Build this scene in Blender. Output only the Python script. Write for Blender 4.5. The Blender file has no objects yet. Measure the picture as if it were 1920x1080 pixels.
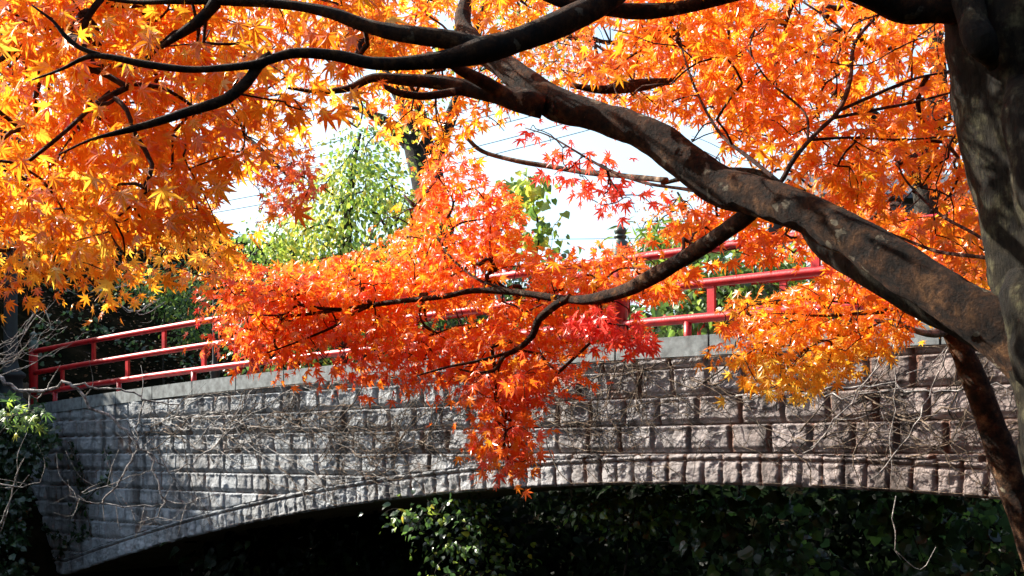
import bpy, math
import numpy as np

# ------------------------------------------------------------------ camera, sky, sun, exposure
rng = np.random.default_rng(11)
F, HY = 2059.0, 850.0            # focal length and horizon row of the 1920x1080 photograph
scene = bpy.context.scene
COL = scene.collection

cam = bpy.data.cameras.new('camera')
cam.sensor_width = 36.0
cam.lens = 36.0 * F / 1920.0
cam.shift_y = (HY - 540.0) / 1920.0
cam.clip_start, cam.clip_end = 0.05, 2000.0
cam_o = bpy.data.objects.new('camera', cam)
cam_o.rotation_euler = (math.pi / 2, 0, 0)
COL.objects.link(cam_o)
scene.camera = cam_o

SUN_AZ = math.atan2(-0.93, 0.37)         # clockwise from +Y
SUN_EL = math.radians(36)
world = bpy.data.worlds.new('World')
scene.world = world
world.use_nodes = True
wn, wl = world.node_tree.nodes, world.node_tree.links
bg = wn['Background']
sky = wn.new('ShaderNodeTexSky')
sky.sky_type = 'NISHITA'
sky.sun_disc = False
sky.sun_elevation = SUN_EL
sky.sun_rotation = SUN_AZ
sky.dust_density = 3.0
sky.air_density = 1.0
sky.ozone_density = 1.5
# thin bright autumn cloud over the blue
wtc = wn.new('ShaderNodeTexCoord')
wmp = wn.new('ShaderNodeMapping'); wmp.inputs['Scale'].default_value = (1.0, 1.0, 2.6)
wl.new(wtc.outputs['Generated'], wmp.inputs[0])
wnz = wn.new('ShaderNodeTexNoise'); wnz.inputs['Scale'].default_value = 2.3; wnz.inputs['Detail'].default_value = 6
wl.new(wmp.outputs[0], wnz.inputs['Vector'])
wrp = wn.new('ShaderNodeMapRange'); wrp.inputs[1].default_value = 0.30; wrp.inputs[2].default_value = 0.70; wrp.inputs[3].default_value = 0.25; wrp.inputs[4].default_value = 0.85
wl.new(wnz.outputs['Fac'], wrp.inputs[0])
wmx = wn.new('ShaderNodeMix'); wmx.data_type = 'RGBA'
wsx = wn.new('ShaderNodeSeparateXYZ'); wl.new(wtc.outputs['Generated'], wsx.inputs[0])
wel = wn.new('ShaderNodeMapRange'); wel.inputs[1].default_value = 0.0; wel.inputs[2].default_value = 0.75; wel.inputs[3].default_value = 1.0; wel.inputs[4].default_value = 0.15
wl.new(wsx.outputs['Z'], wel.inputs[0])
wmu = wn.new('ShaderNodeMath'); wmu.operation = 'MULTIPLY'
wl.new(wrp.outputs[0], wmu.inputs[0]); wl.new(wel.outputs[0], wmu.inputs[1])
wl.new(wmu.outputs[0], wmx.inputs[0]); wl.new(sky.outputs[0], wmx.inputs[6]); wmx.inputs[7].default_value = (4.4, 6.1, 6.9, 1)
wl.new(wmx.outputs[2], bg.inputs[0])
bg.inputs[1].default_value = 0.092

sun = bpy.data.lights.new('sun', 'SUN')
sun.energy = 5.0
sun.angle = math.radians(0.5)
sun.color = (1.0, 0.93, 0.82)
sun_o = bpy.data.objects.new('sun', sun)
# a sun lamp shines along its local -Z
sun_o.rotation_euler = (math.pi / 2 - SUN_EL, 0, math.pi - SUN_AZ)
COL.objects.link(sun_o)

scene.view_settings.view_transform = 'Standard'
scene.view_settings.look = 'None'
scene.view_settings.gamma = 1.0
scene.view_settings.exposure = 1.7

# ------------------------------------------------------------------ helpers
def W(x, y, Z):
    """the point that stands Z metres away along the ray of pixel x, y"""
    return np.array([(x - 960.0) / F * Z, Z, (HY - y) / F * Z])

def px(P):
    P = np.asarray(P)
    return np.stack([P[..., 0] / P[..., 1] * F + 960, HY - P[..., 2] / P[..., 1] * F], -1)

def norm(v):
    return v / np.maximum(np.linalg.norm(v, axis=-1, keepdims=True), 1e-9)

class Buf:
    """collects vertices and faces; becomes ONE mesh object"""
    def __init__(self):
        self.V, self.T, self.Q, self.A, self.n = [], [], [], [], 0
    def add(self, V, tris=None, quads=None, attr=0.5):
        V = np.asarray(V, dtype=np.float64).reshape(-1, 3)
        if tris is not None and len(tris): self.T.append(np.asarray(tris, dtype=np.int64).reshape(-1, 3) + self.n)
        if quads is not None and len(quads): self.Q.append(np.asarray(quads, dtype=np.int64).reshape(-1, 4) + self.n)
        self.V.append(V)
        a = np.asarray(attr, dtype=np.float64)
        self.A.append(np.full(len(V), float(a)) if a.ndim == 0 else a)
        self.n += len(V)
    def build(self, name, mat, parent=None, smooth=False, auto=None):
        V = np.concatenate(self.V)
        T = np.concatenate(self.T) if self.T else np.zeros((0, 3), int)
        Q = np.concatenate(self.Q) if self.Q else np.zeros((0, 4), int)
        me = bpy.data.meshes.new(name)
        me.vertices.add(len(V)); me.vertices.foreach_set('co', V.astype(np.float32).ravel())
        li = np.concatenate([T.ravel(), Q.ravel()]).astype(np.int32)
        me.loops.add(len(li)); me.loops.foreach_set('vertex_index', li)
        nf = len(T) + len(Q)
        me.polygons.add(nf)
        st = np.concatenate([np.arange(len(T)) * 3, len(T) * 3 + np.arange(len(Q)) * 4]).astype(np.int32)
        me.polygons.foreach_set('loop_start', st)
        at = me.attributes.new('tint', 'FLOAT', 'POINT')
        at.data.foreach_set('value', np.concatenate(self.A).astype(np.float32))
        me.update(calc_edges=True); me.validate()
        me.polygons.foreach_set('use_smooth', np.full(len(me.polygons), bool(smooth)))
        me.materials.append(mat)
        o = bpy.data.objects.new(name, me)
        COL.objects.link(o)
        if parent is not None: o.parent = parent
        return o

def tag(o, label, cat=None, group=None):
    o['label'] = label
    if cat: o['category'] = cat
    if group: o['group'] = group
    return o

def thing(name, label, cat, group=None):
    o = bpy.data.objects.new(name, None)
    o.empty_display_size = 0.2
    COL.objects.link(o)
    return tag(o, label, cat, group)

def structure(o, kind='structure'):
    o['kind'] = kind
    return o

def catmull(C, step):
    """smooth curve through control rows (any number of columns, first three are x y z)"""
    C = np.asarray(C, float)
    if len(C) == 2:
        n = max(2, int(np.linalg.norm(C[1, :3] - C[0, :3]) / step) + 1)
        return C[0] + (C[1] - C[0]) * np.linspace(0, 1, n)[:, None]
    P = np.vstack([2 * C[0] - C[1], C, 2 * C[-1] - C[-2]])
    out = []
    for i in range(1, len(P) - 2):
        a, b, c, d = P[i - 1:i + 3]
        n = max(2, int(np.linalg.norm(c[:3] - b[:3]) / step) + 1)
        t = np.linspace(0, 1, n, endpoint=False)[:, None]
        out.append(0.5 * (2 * b + (c - a) * t + (2 * a - 5 * b + 4 * c - d) * t**2 + (3 * b - a - 3 * c + d) * t**3))
    out.append(C[-1:])
    return np.vstack(out)

def vnoise(P, scale, seed=0):
    """smooth value noise in -1..1"""
    P = np.asarray(P) * scale + seed * 17.31
    i = np.floor(P).astype(np.int64); f = P - i
    f = f * f * (3 - 2 * f)
    r = 0
    for k in range(8):
        o = np.array([k & 1, (k >> 1) & 1, (k >> 2) & 1])
        j = i + o
        h = (j[..., 0] * 73856093) ^ (j[..., 1] * 19349663) ^ (j[..., 2] * 83492791)
        h = (h * 2654435761) & 0xffffffff
        h = ((h ^ (h >> 15)) * 2246822519) & 0xffffffff
        v = ((h ^ (h >> 13)) & 0xffff) / 32767.5 - 1
        w = np.prod(np.where(o, f, 1 - f), axis=-1)
        r = r + v * w
    return r

def fbm(P, scale, octv=4, seed=0):
    r, a = 0, 1.0
    for k in range(octv):
        r = r + a * vnoise(P, scale * 2**k, seed + k); a *= 0.5
    return r

def tube(buf, pts, rad, sides=8, rough=0.0, rscale=6.0, seed=0, attr=0.5, ridge=0.0):
    pts = np.asarray(pts, float); n = len(pts)
    rad = np.broadcast_to(np.asarray(rad, float), (n,))
    T = norm(np.gradient(pts, axis=0))
    ref = np.array([0.31, 0.22, 0.92]) if abs(T[0, 2]) < 0.9 else np.array([1.0, 0.1, 0.0])
    N = np.zeros_like(pts)
    v = norm(ref - T[0] * (ref @ T[0]))
    for i in range(n):
        v = v - T[i] * (v @ T[i]); v = v / max(np.linalg.norm(v), 1e-9); N[i] = v
    B = np.cross(T, N)
    a = np.linspace(0, 2 * math.pi, sides, endpoint=False)
    D = N[:, None] * np.cos(a)[None, :, None] + B[:, None] * np.sin(a)[None, :, None]
    R = np.repeat(rad[:, None], sides, 1)
    if rough:
        base = pts[:, None] + D * R[..., None]
        R = R * (1 + rough * fbm(base, rscale, 4, seed))
        if ridge:
            R = R * (1 + ridge * vnoise(np.stack([np.cos(a) * 2.2 + 0 * R, np.sin(a) * 2.2 + 0 * R, np.repeat(np.linspace(0, n * 0.02, n)[:, None], sides, 1)], -1), 1.0, seed + 5))
    V = pts[:, None] + D * R[..., None]
    i = np.arange(n - 1)[:, None] * sides; j = np.arange(sides)[None]; k = (j + 1) % sides
    q = np.stack([i + j, i + k, i + sides + k, i + sides + j], -1).reshape(-1, 4)
    V = V.reshape(-1, 3)
    V = np.vstack([V, pts[:1], pts[-1:]])
    m = n * sides
    jj = np.arange(sides); kk = (jj + 1) % sides
    t = np.vstack([np.stack([kk, jj, np.full(sides, m)], -1), np.stack([m - sides + jj, m - sides + kk, np.full(sides, m + 1)], -1)])
    buf.add(V, t, q, attr)

def box(buf, lo, hi, attr=0.5):
    lo, hi = np.asarray(lo, float), np.asarray(hi, float)
    V = np.array([[x, y, z] for x in (lo[0], hi[0]) for y in (lo[1], hi[1]) for z in (lo[2], hi[2])])
    buf.add(V, None, [[0, 1, 3, 2], [4, 6, 7, 5], [0, 4, 5, 1], [2, 3, 7, 6], [0, 2, 6, 4], [1, 5, 7, 3]], attr)

def hexa(buf, V, attr=0.5):
    """eight corners: bottom a b c d (counter-clockwise from above), top a b c d"""
    buf.add(V, None, [[3, 2, 1, 0], [4, 5, 6, 7], [0, 1, 5, 4], [1, 2, 6, 5], [2, 3, 7, 6], [3, 0, 4, 7]], attr)

def lathe(buf, prof, centre, sides=20, attr=0.5):
    prof = np.asarray(prof, float); n = len(prof)
    a = np.linspace(0, 2 * math.pi, sides, endpoint=False)
    V = np.stack([prof[:, None, 0] * np.cos(a), prof[:, None, 0] * np.sin(a), np.repeat(prof[:, 1:2], sides, 1)], -1) + np.asarray(centre)
    i = np.arange(n - 1)[:, None] * sides; j = np.arange(sides)[None]; k = (j + 1) % sides
    buf.add(V.reshape(-1, 3), None, np.stack([i + j, i + k, i + sides + k, i + sides + j], -1).reshape(-1, 4), attr)

def inpoly(P, poly):
    x, y = P[..., 0], P[..., 1]
    r = np.zeros(x.shape, bool)
    poly = np.asarray(poly, float)
    for (x0, y0), (x1, y1) in zip(poly, np.roll(poly, -1, 0)):
        c = (y0 > y) != (y1 > y)
        r ^= c & (x < (x1 - x0) * (y - y0) / (y1 - y0 + 1e-12) + x0)
    return r

def sample_poly(poly, n):
    poly = np.asarray(poly, float)
    lo, hi = poly.min(0), poly.max(0)
    out = np.zeros((0, 2))
    while len(out) < n:
        p = lo + (hi - lo) * rng.random((n * 2 + 20, 2))
        out = np.vstack([out, p[inpoly(p, poly)]])
    return out[:n]

# ------------------------------------------------------------------ materials
def new_mat(name):
    m = bpy.data.materials.new(name); m.use_nodes = True
    nt = m.node_tree
    for n in list(nt.nodes):
        if n.type != 'OUTPUT_MATERIAL': nt.nodes.remove(n)
    return m, nt.nodes, nt.links, [n for n in nt.nodes if n.type == 'OUTPUT_MATERIAL'][0]

def ramp(N, stops, interp='LINEAR'):
    r = N.new('ShaderNodeValToRGB'); r.color_ramp.interpolation = interp
    e = r.color_ramp.elements
    while len(e) > 1: e.remove(e[-1])
    e[0].position = stops[0][0]; e[0].color = (*stops[0][1], 1)
    for p, c in stops[1:]:
        k = e.new(p); k.color = (*c, 1)
    return r

def noise(N, L, vec, scale, detail=4, rough=0.55):
    n = N.new('ShaderNodeTexNoise'); n.inputs['Scale'].default_value = scale
    n.inputs['Detail'].default_value = detail; n.inputs['Roughness'].default_value = rough
    if vec is not None: L.new(vec, n.inputs['Vector'])
    return n

def mixc(N, L, fac, a, b, mode='MIX'):
    m = N.new('ShaderNodeMix'); m.data_type = 'RGBA'; m.blend_type = mode
    for s, v in ((m.inputs[0], fac), (m.inputs[6], a), (m.inputs[7], b)):
        if hasattr(v, 'is_linked'): L.new(v, s)
        elif isinstance(v, tuple): s.default_value = (*v, 1)
        else: s.default_value = v
    return m.outputs[2]

def leaf_mat(name, stops, trans=0.5, gloss=0.06, rough=0.42):
    m, N, L, out = new_mat(name)
    at = N.new('ShaderNodeAttribute'); at.attribute_name = 'tint'
    r = ramp(N, stops); L.new(at.outputs['Fac'], r.inputs[0])
    tc = N.new('ShaderNodeTexCoord')
    nz = noise(N, L, tc.outputs['Object'], 45.0, 3)
    col = mixc(N, L, 0.22, r.outputs[0], nz.outputs['Fac'], 'OVERLAY')
    d = N.new('ShaderNodeBsdfDiffuse'); L.new(col, d.inputs[0])
    gm = N.new('ShaderNodeGamma'); gm.inputs[1].default_value = 0.80      # light that comes through a leaf is yellower than light off it
    L.new(col, gm.inputs[0])
    t = N.new('ShaderNodeBsdfTranslucent'); L.new(gm.outputs[0], t.inputs[0])
    mx = N.new('ShaderNodeMixShader'); mx.inputs[0].default_value = trans
    L.new(d.outputs[0], mx.inputs[1]); L.new(t.outputs[0], mx.inputs[2])
    g = N.new('ShaderNodeBsdfGlossy'); g.inputs['Roughness'].default_value = rough
    m2 = N.new('ShaderNodeMixShader'); m2.inputs[0].default_value = gloss
    L.new(mx.outputs[0], m2.inputs[1]); L.new(g.outputs[0], m2.inputs[2])
    L.new(m2.outputs[0], out.inputs[0])
    return m

MAPLE = leaf_mat('maple_leaf', [(0.0, (0.84, 0.048, 0.042)), (0.22, (0.88, 0.10, 0.018)), (0.48, (0.90, 0.19, 0.006)),
                                (0.72, (0.92, 0.36, 0.010)), (1.0, (0.92, 0.60, 0.05))], 0.64, 0.055, 0.30)
GREEN = leaf_mat('green_leaf', [(0.0, (0.012, 0.03, 0.010)), (0.35, (0.03, 0.075, 0.018)), (0.6, (0.10, 0.22, 0.025)),
                                (0.8, (0.36, 0.48, 0.04)), (1.0, (0.70, 0.58, 0.06))], 0.50, 0.06, 0.35)
SHADELEAF = leaf_mat('shade_toned_leaf', [(0.0, (0.0012, 0.003, 0.0012)), (0.5, (0.004, 0.009, 0.003)), (1.0, (0.018, 0.036, 0.008))], 0.3, 0.006)  # leaf green darkened to near black: shade under the arch painted in
DEADLEAF = leaf_mat('dead_leaf', [(0.0, (0.03, 0.018, 0.012)), (0.5, (0.12, 0.06, 0.03)), (1.0, (0.28, 0.15, 0.07))], 0.1, 0.03)

def bark_mat(name, dark, mid, pale, spots=0.0, scale=9.0, bump=0.6, stretch=(1, 1, 1)):
    m, N, L, out = new_mat(name)
    tc = N.new('ShaderNodeTexCoord')
    nz = noise(N, L, tc.outputs['Object'], scale, 8, 0.65)
    r = ramp(N, [(0.30, dark), (0.52, mid), (0.72, pale)]); L.new(nz.outputs['Fac'], r.inputs[0])
    col = r.outputs[0]
    if spots:
        vo = N.new('ShaderNodeTexVoronoi'); vo.inputs['Scale'].default_value = 16.0
        n2 = noise(N, L, tc.outputs['Object'], 14.0, 5)
        v2 = N.new('ShaderNodeVectorMath'); v2.operation = 'MULTIPLY_ADD'
        L.new(n2.outputs['Color'], v2.inputs[0]); v2.inputs[1].default_value = (0.16, 0.16, 0.16); L.new(tc.outputs['Object'], v2.inputs[2])
        L.new(v2.outputs[0], vo.inputs['Vector'])
        sr = ramp(N, [(0.26, (1, 1, 1)), (0.34, (0, 0, 0))]); L.new(vo.outputs['Distance'], sr.inputs[0])
        sc = N.new('ShaderNodeSeparateColor'); L.new(vo.outputs['Color'], sc.inputs[0])
        th = N.new('ShaderNodeMath'); th.operation = 'GREATER_THAN'; th.inputs[1].default_value = 1 - spots; L.new(sc.outputs[0], th.inputs[0])
        mu = N.new('ShaderNodeMath'); mu.operation = 'MULTIPLY'; L.new(sr.outputs[0], mu.inputs[0]); L.new(th.outputs[0], mu.inputs[1])
        col = mixc(N, L, mu.outputs[0], col, (0.26, 0.23, 0.17))
    mpf = N.new('ShaderNodeMapping'); mpf.inputs['Scale'].default_value = stretch; L.new(tc.outputs['Object'], mpf.inputs[0])
    nf = noise(N, L, mpf.outputs[0], scale * 2.0, 10, 0.78)
    fr = ramp(N, [(0.40, (0.12, 0.11, 0.10)), (0.50, (0.75, 0.72, 0.70)), (0.62, (1.5, 1.45, 1.35))]); L.new(nf.outputs['Fac'], fr.inputs[0])
    col = mixc(N, L, 0.9, col, fr.outputs[0], 'MULTIPLY')
    b = N.new('ShaderNodeBsdfPrincipled'); b.inputs['Roughness'].default_value = 0.9; b.inputs['Specular IOR Level'].default_value = 0.25
    L.new(col, b.inputs['Base Color'])
    mpb = N.new('ShaderNodeMapping'); mpb.inputs['Scale'].default_value = stretch; L.new(tc.outputs['Object'], mpb.inputs[0])
    n3 = noise(N, L, mpb.outputs[0], scale * 4, 9, 0.75)
    ad = N.new('ShaderNodeMath'); ad.operation = 'ADD'; L.new(nf.outputs['Fac'], ad.inputs[0]); L.new(n3.outputs['Fac'], ad.inputs[1])
    bu = N.new('ShaderNodeBump'); bu.inputs['Strength'].default_value = bump; bu.inputs['Distance'].default_value = 0.035
    L.new(ad.outputs[0], bu.inputs['Height']); L.new(bu.outputs[0], b.inputs['Normal'])
    L.new(b.outputs[0], out.inputs[0])
    return m

BARK = bark_mat('maple_bark', (0.010, 0.0045, 0.0018), (0.062, 0.026, 0.0095), (0.18, 0.090, 0.037), 0.42, 12.0, 1.0)
TRUNKBARK = bark_mat('old_trunk_bark', (0.004, 0.0035, 0.002), (0.026, 0.021, 0.011), (0.17, 0.165, 0.092), 0.0, 11.0, 1.0, (1, 1, 0.28))
TWIG = bark_mat('twig_bark', (0.03, 0.015, 0.010), (0.07, 0.03, 0.02), (0.13, 0.06, 0.04))
SLIMBARK = bark_mat('slim_stem_bark', (0.018, 0.008, 0.004), (0.085, 0.040, 0.018), (0.24, 0.14, 0.075), 0.25, 10.0, 1.0)
DRY = bark_mat('dry_stem', (0.20, 0.18, 0.16), (0.40, 0.38, 0.36), (0.60, 0.58, 0.56))
VINE = bark_mat('dry_vine', (0.05, 0.035, 0.025), (0.14, 0.10, 0.07), (0.34, 0.28, 0.22))
DARKBARK = bark_mat('dark_bark', (0.012, 0.010, 0.008), (0.03, 0.026, 0.02), (0.07, 0.06, 0.05))

def plain_mat(name, col, rough=0.5, var=0.25, scale=8.0, metal=0.0, bump=0.0, coat=0.0):
    m, N, L, out = new_mat(name)
    tc = N.new('ShaderNodeTexCoord')
    nz = noise(N, L, tc.outputs['Object'], scale, 6)
    r = ramp(N, [(0.3, tuple(c * (1 - var) for c in col)), (0.7, tuple(min(1, c * (1 + var)) for c in col))]); L.new(nz.outputs['Fac'], r.inputs[0])
    b = N.new('ShaderNodeBsdfPrincipled'); b.inputs['Roughness'].default_value = rough; b.inputs['Metallic'].default_value = metal
    b.inputs['Coat Weight'].default_value = coat
    L.new(r.outputs[0], b.inputs['Base Color'])
    if bump:
        bu = N.new('ShaderNodeBump'); bu.inputs['Strength'].default_value = bump; bu.inputs['Distance'].default_value = 0.01
        n2 = noise(N, L, tc.outputs['Object'], scale * 8, 6); L.new(n2.outputs['Fac'], bu.inputs['Height']); L.new(bu.outputs[0], b.inputs['Normal'])
    L.new(b.outputs[0], out.inputs[0])
    return m

RED = plain_mat('red_paint', (0.42, 0.007, 0.011), 0.42, 0.4, 6.0, 0, 0.2, 0.0)
BRONZE = plain_mat('green_bronze', (0.09, 0.115, 0.10), 0.45, 0.35, 20.0, 0.5, 0.15)
COPING = plain_mat('grey_granite', (0.15, 0.165, 0.165), 0.75, 0.55, 9.0, 0, 0.3)
BLACKMETAL = plain_mat('dark_painted_metal', (0.012, 0.015, 0.016), 0.65, 0.3, 10.0, 0.2, 0.05)
CONCRETE = plain_mat('concrete', (0.22, 0.21, 0.19), 0.9, 0.3, 3.0, 0, 0.4)
SIDING = plain_mat('grey_siding', (0.16, 0.18, 0.21), 0.6, 0.12, 4.0)
ROOFM = plain_mat('dark_roof', (0.06, 0.065, 0.075), 0.6, 0.2, 6.0)
GLASSM = plain_mat('window_glass', (0.03, 0.04, 0.05), 0.08, 0.1, 2.0)
WIREM = plain_mat('cable', (0.10, 0.13, 0.16), 0.6, 0.1)
LOG = plain_mat('old_log', (0.12, 0.085, 0.05), 0.9, 0.4, 12.0, 0, 0.5)

def stone_mat():
    m, N, L, out = new_mat('rough_stone')
    at = N.new('ShaderNodeAttribute'); at.attribute_name = 'tint'     # one value for every block
    tc = N.new('ShaderNodeTexCoord')
    base = ramp(N, [(0.0, (0.055, 0.042, 0.035)), (0.15, (0.22, 0.13, 0.09)), (0.25, (0.27, 0.27, 0.27)), (0.6, (0.36, 0.38, 0.395)), (1.0, (0.46, 0.485, 0.505))])
    L.new(at.outputs['Fac'], base.inputs[0])
    nz = noise(N, L, tc.outputs['Object'], 14.0, 8, 0.7)
    col = mixc(N, L, 0.55, base.outputs[0], nz.outputs['Fac'], 'OVERLAY')
    # damp streaks running down the wall: real stains, stretched along z
    mp = N.new('ShaderNodeMapping'); mp.inputs['Scale'].default_value = (2.2, 2.2, 0.35); L.new(tc.outputs['Object'], mp.inputs[0])
    st = noise(N, L, mp.outputs[0], 1.6, 5, 0.6)
    sr = ramp(N, [(0.50, (0, 0, 0)), (0.66, (1, 1, 1))]); L.new(st.outputs['Fac'], sr.inputs[0])
    mf = N.new('ShaderNodeMath'); mf.operation = 'MULTIPLY'; mf.inputs[1].default_value = 0.8; L.new(sr.outputs[0], mf.inputs[0])
    col = mixc(N, L, mf.outputs[0], col, (0.05, 0.045, 0.04))
    # the right half of the wall is built of browner, iron-stained stone
    sx = N.new('ShaderNodeSeparateXYZ'); L.new(tc.outputs['Object'], sx.inputs[0])
    mr = N.new('ShaderNodeMapRange'); mr.inputs[1].default_value = -1.5; mr.inputs[2].default_value = 3.5; mr.inputs[3].default_value = 0.0; mr.inputs[4].default_value = 0.85
    L.new(sx.outputs['X'], mr.inputs[0])
    col = mixc(N, L, mr.outputs[0], col, (0.92, 0.66, 0.56), 'MULTIPLY')
    b = N.new('ShaderNodeBsdfPrincipled'); b.inputs['Roughness'].default_value = 0.8
    L.new(col, b.inputs['Base Color'])
    bu = N.new('ShaderNodeBump'); bu.inputs['Strength'].default_value = 1.0; bu.inputs['Distance'].default_value = 0.05
    n2 = noise(N, L, tc.outputs['Object'], 24.0, 8, 0.7); L.new(n2.outputs['Fac'], bu.inputs['Height']); L.new(bu.outputs[0], b.inputs['Normal'])
    L.new(b.outputs[0], out.inputs[0])
    return m
STONE = stone_mat()

def ground_mat():
    m, N, L, out = new_mat('forest_soil')
    tc = N.new('ShaderNodeTexCoord')
    nz = noise(N, L, tc.outputs['Object'], 1.6, 9, 0.7)
    r = ramp(N, [(0.35, (0.004, 0.004, 0.003)), (0.5, (0.010, 0.009, 0.005)), (0.68, (0.024, 0.017, 0.010))]); L.new(nz.outputs['Fac'], r.inputs[0])
    b = N.new('ShaderNodeBsdfPrincipled'); b.inputs['Roughness'].default_value = 0.95; b.inputs['Specular IOR Level'].default_value = 0.0
    L.new(r.outputs[0], b.inputs['Base Color'])
    bu = N.new('ShaderNodeBump'); bu.inputs['Strength'].default_value = 1.0; bu.inputs['Distance'].default_value = 0.1
    n2 = noise(N, L, tc.outputs['Object'], 9.0, 8, 0.7); L.new(n2.outputs['Fac'], bu.inputs['Height']); L.new(bu.outputs[0], b.inputs['Normal'])
    L.new(b.outputs[0], out.inputs[0])
    return m
SOIL = ground_mat()

# ------------------------------------------------------------------ the bridge's own axes: s along it, d behind its front face, h up
TX, TY = 0.755, -0.656
NX, NY = -0.656, -0.755
OFF = -10.27
def B(s, d, h):
    s, d, h = np.broadcast_arrays(np.asarray(s, float), np.asarray(d, float), np.asarray(h, float))
    k = OFF - d
    return np.stack([s * TX + k * NX, s * TY + k * NY, h], -1)
def pix_on_bridge(x, y, d=0.0):
    Z = (OFF - d) / ((x - 960) / F * NX + NY)
    P = W(x, y, Z)
    return P[0] * TX + P[1] * TY, P[2]
def curve_from_pixels(pts, deg, extra=()):
    q = np.array([pix_on_bridge(*p) for p in pts] + list(extra))
    c = np.polyfit(q[:, 0], q[:, 1], deg)
    lo, hi = q[:, 0].min() - 0.5, q[:, 0].max() + 0.5
    return lambda s: np.polyval(c, np.clip(s, lo, hi))

cap_top = curve_from_pixels([(95, 750), (300, 728), (520, 705), (1230, 629), (1350, 619)], 2, [(-2.0, 1.18), (3, 0.95)])
arch_lo = curve_from_pixels([(150, 1070), (280, 1030), (380, 1000), (480, 980), (640, 950), (760, 932), (960, 920), (1200, 910), (1350, 910), (1600, 917), (1890, 932)], 4, [(1.0, -0.9), (3.5, -1.35)])
CAP_H = 0.22
S0, S1 = -21.75, 3.6
BW = 2.7                                   # bridge width
ring_hi = lambda s: arch_lo(s) + 0.33 + 0.0 * s

# ground: the ravine the bridge spans, its banks, the hill on the left
def sstep(x, a, b):
    t = np.clip((x - a) / (b - a), 0, 1); return t * t * (3 - 2 * t)
def ground_h(X, Y):
    s = X * TX + Y * TY
    d = OFF - (X * NX + Y * NY)
    h = np.full(np.shape(X), -5.2)
    left = sstep(-s, 17.5, 23.5) * 6.2
    right = sstep(s, -6, 0.5) * 3.4 + sstep(s, 1, 9) * 3.0
    back = sstep(d, 6.0, 13.0) * 6.3
    h = h + np.maximum(np.maximum(left, right), back)
    hill = np.clip((-s - 22.2) * 0.62, 0, 6.5) * sstep(d, -3.0, 1.0) + 0.5 * np.clip(-s - 24, 0, 4) * sstep(-d, 0, 4)
    P = np.stack([X, Y, 0 * X], -1)
    sky_block = sstep(-Y, 2.5, 16) * 13.0 + sstep(X, 9, 24) * 9.0      # unseen slopes added behind and right of the viewpoint to block low sky
    return h + hill + sky_block + 0.22 * fbm(P, 0.35, 4, 3)

def build_ground():
    a = np.linspace(-1, 1, 181)
    g = np.sign(a) * (22 * np.abs(a) + 380 * np.abs(a) ** 5)
    X, Y = np.meshgrid(g - 2, g + 14, indexing='ij')
    Z = ground_h(X, Y)
    n = len(g)
    i = np.arange(n - 1)[:, None] * n + np.arange(n - 1)[None]
    b = Buf(); b.add(np.stack([X, Y, Z], -1).reshape(-1, 3), None, np.stack([i, i + n, i + n + 1, i + 1], -1).reshape(-1, 4))
    o = b.build('ground', SOIL, None, True)
    structure(o); o['label'] = 'dark leaf-strewn soil of the ravine and hillside'
build_ground()

# ------------------------------------------------------------------ stone bridge
def grid_sheet(buf, s, H, D, attr):
    """sheet over arrays s, H, D of shape (ns, nh)"""
    ns, nh = H.shape
    i = np.arange(ns - 1)[:, None] * nh + np.arange(nh - 1)[None]
    buf.add(B(s, D, H).reshape(-1, 3), None, np.stack([i, i + nh, i + nh + 1, i + 1], -1).reshape(-1, 4), attr.ravel())

def rhash(a, b, k=0):
    h = (np.asarray(a, np.int64) * 374761393 + np.asarray(b, np.int64) * 668265263 + k * 974711) & 0xffffffff
    h = ((h ^ (h >> 13)) * 1274126177) & 0xffffffff
    return ((h ^ (h >> 16)) & 0xffff) / 65535.0

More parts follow.
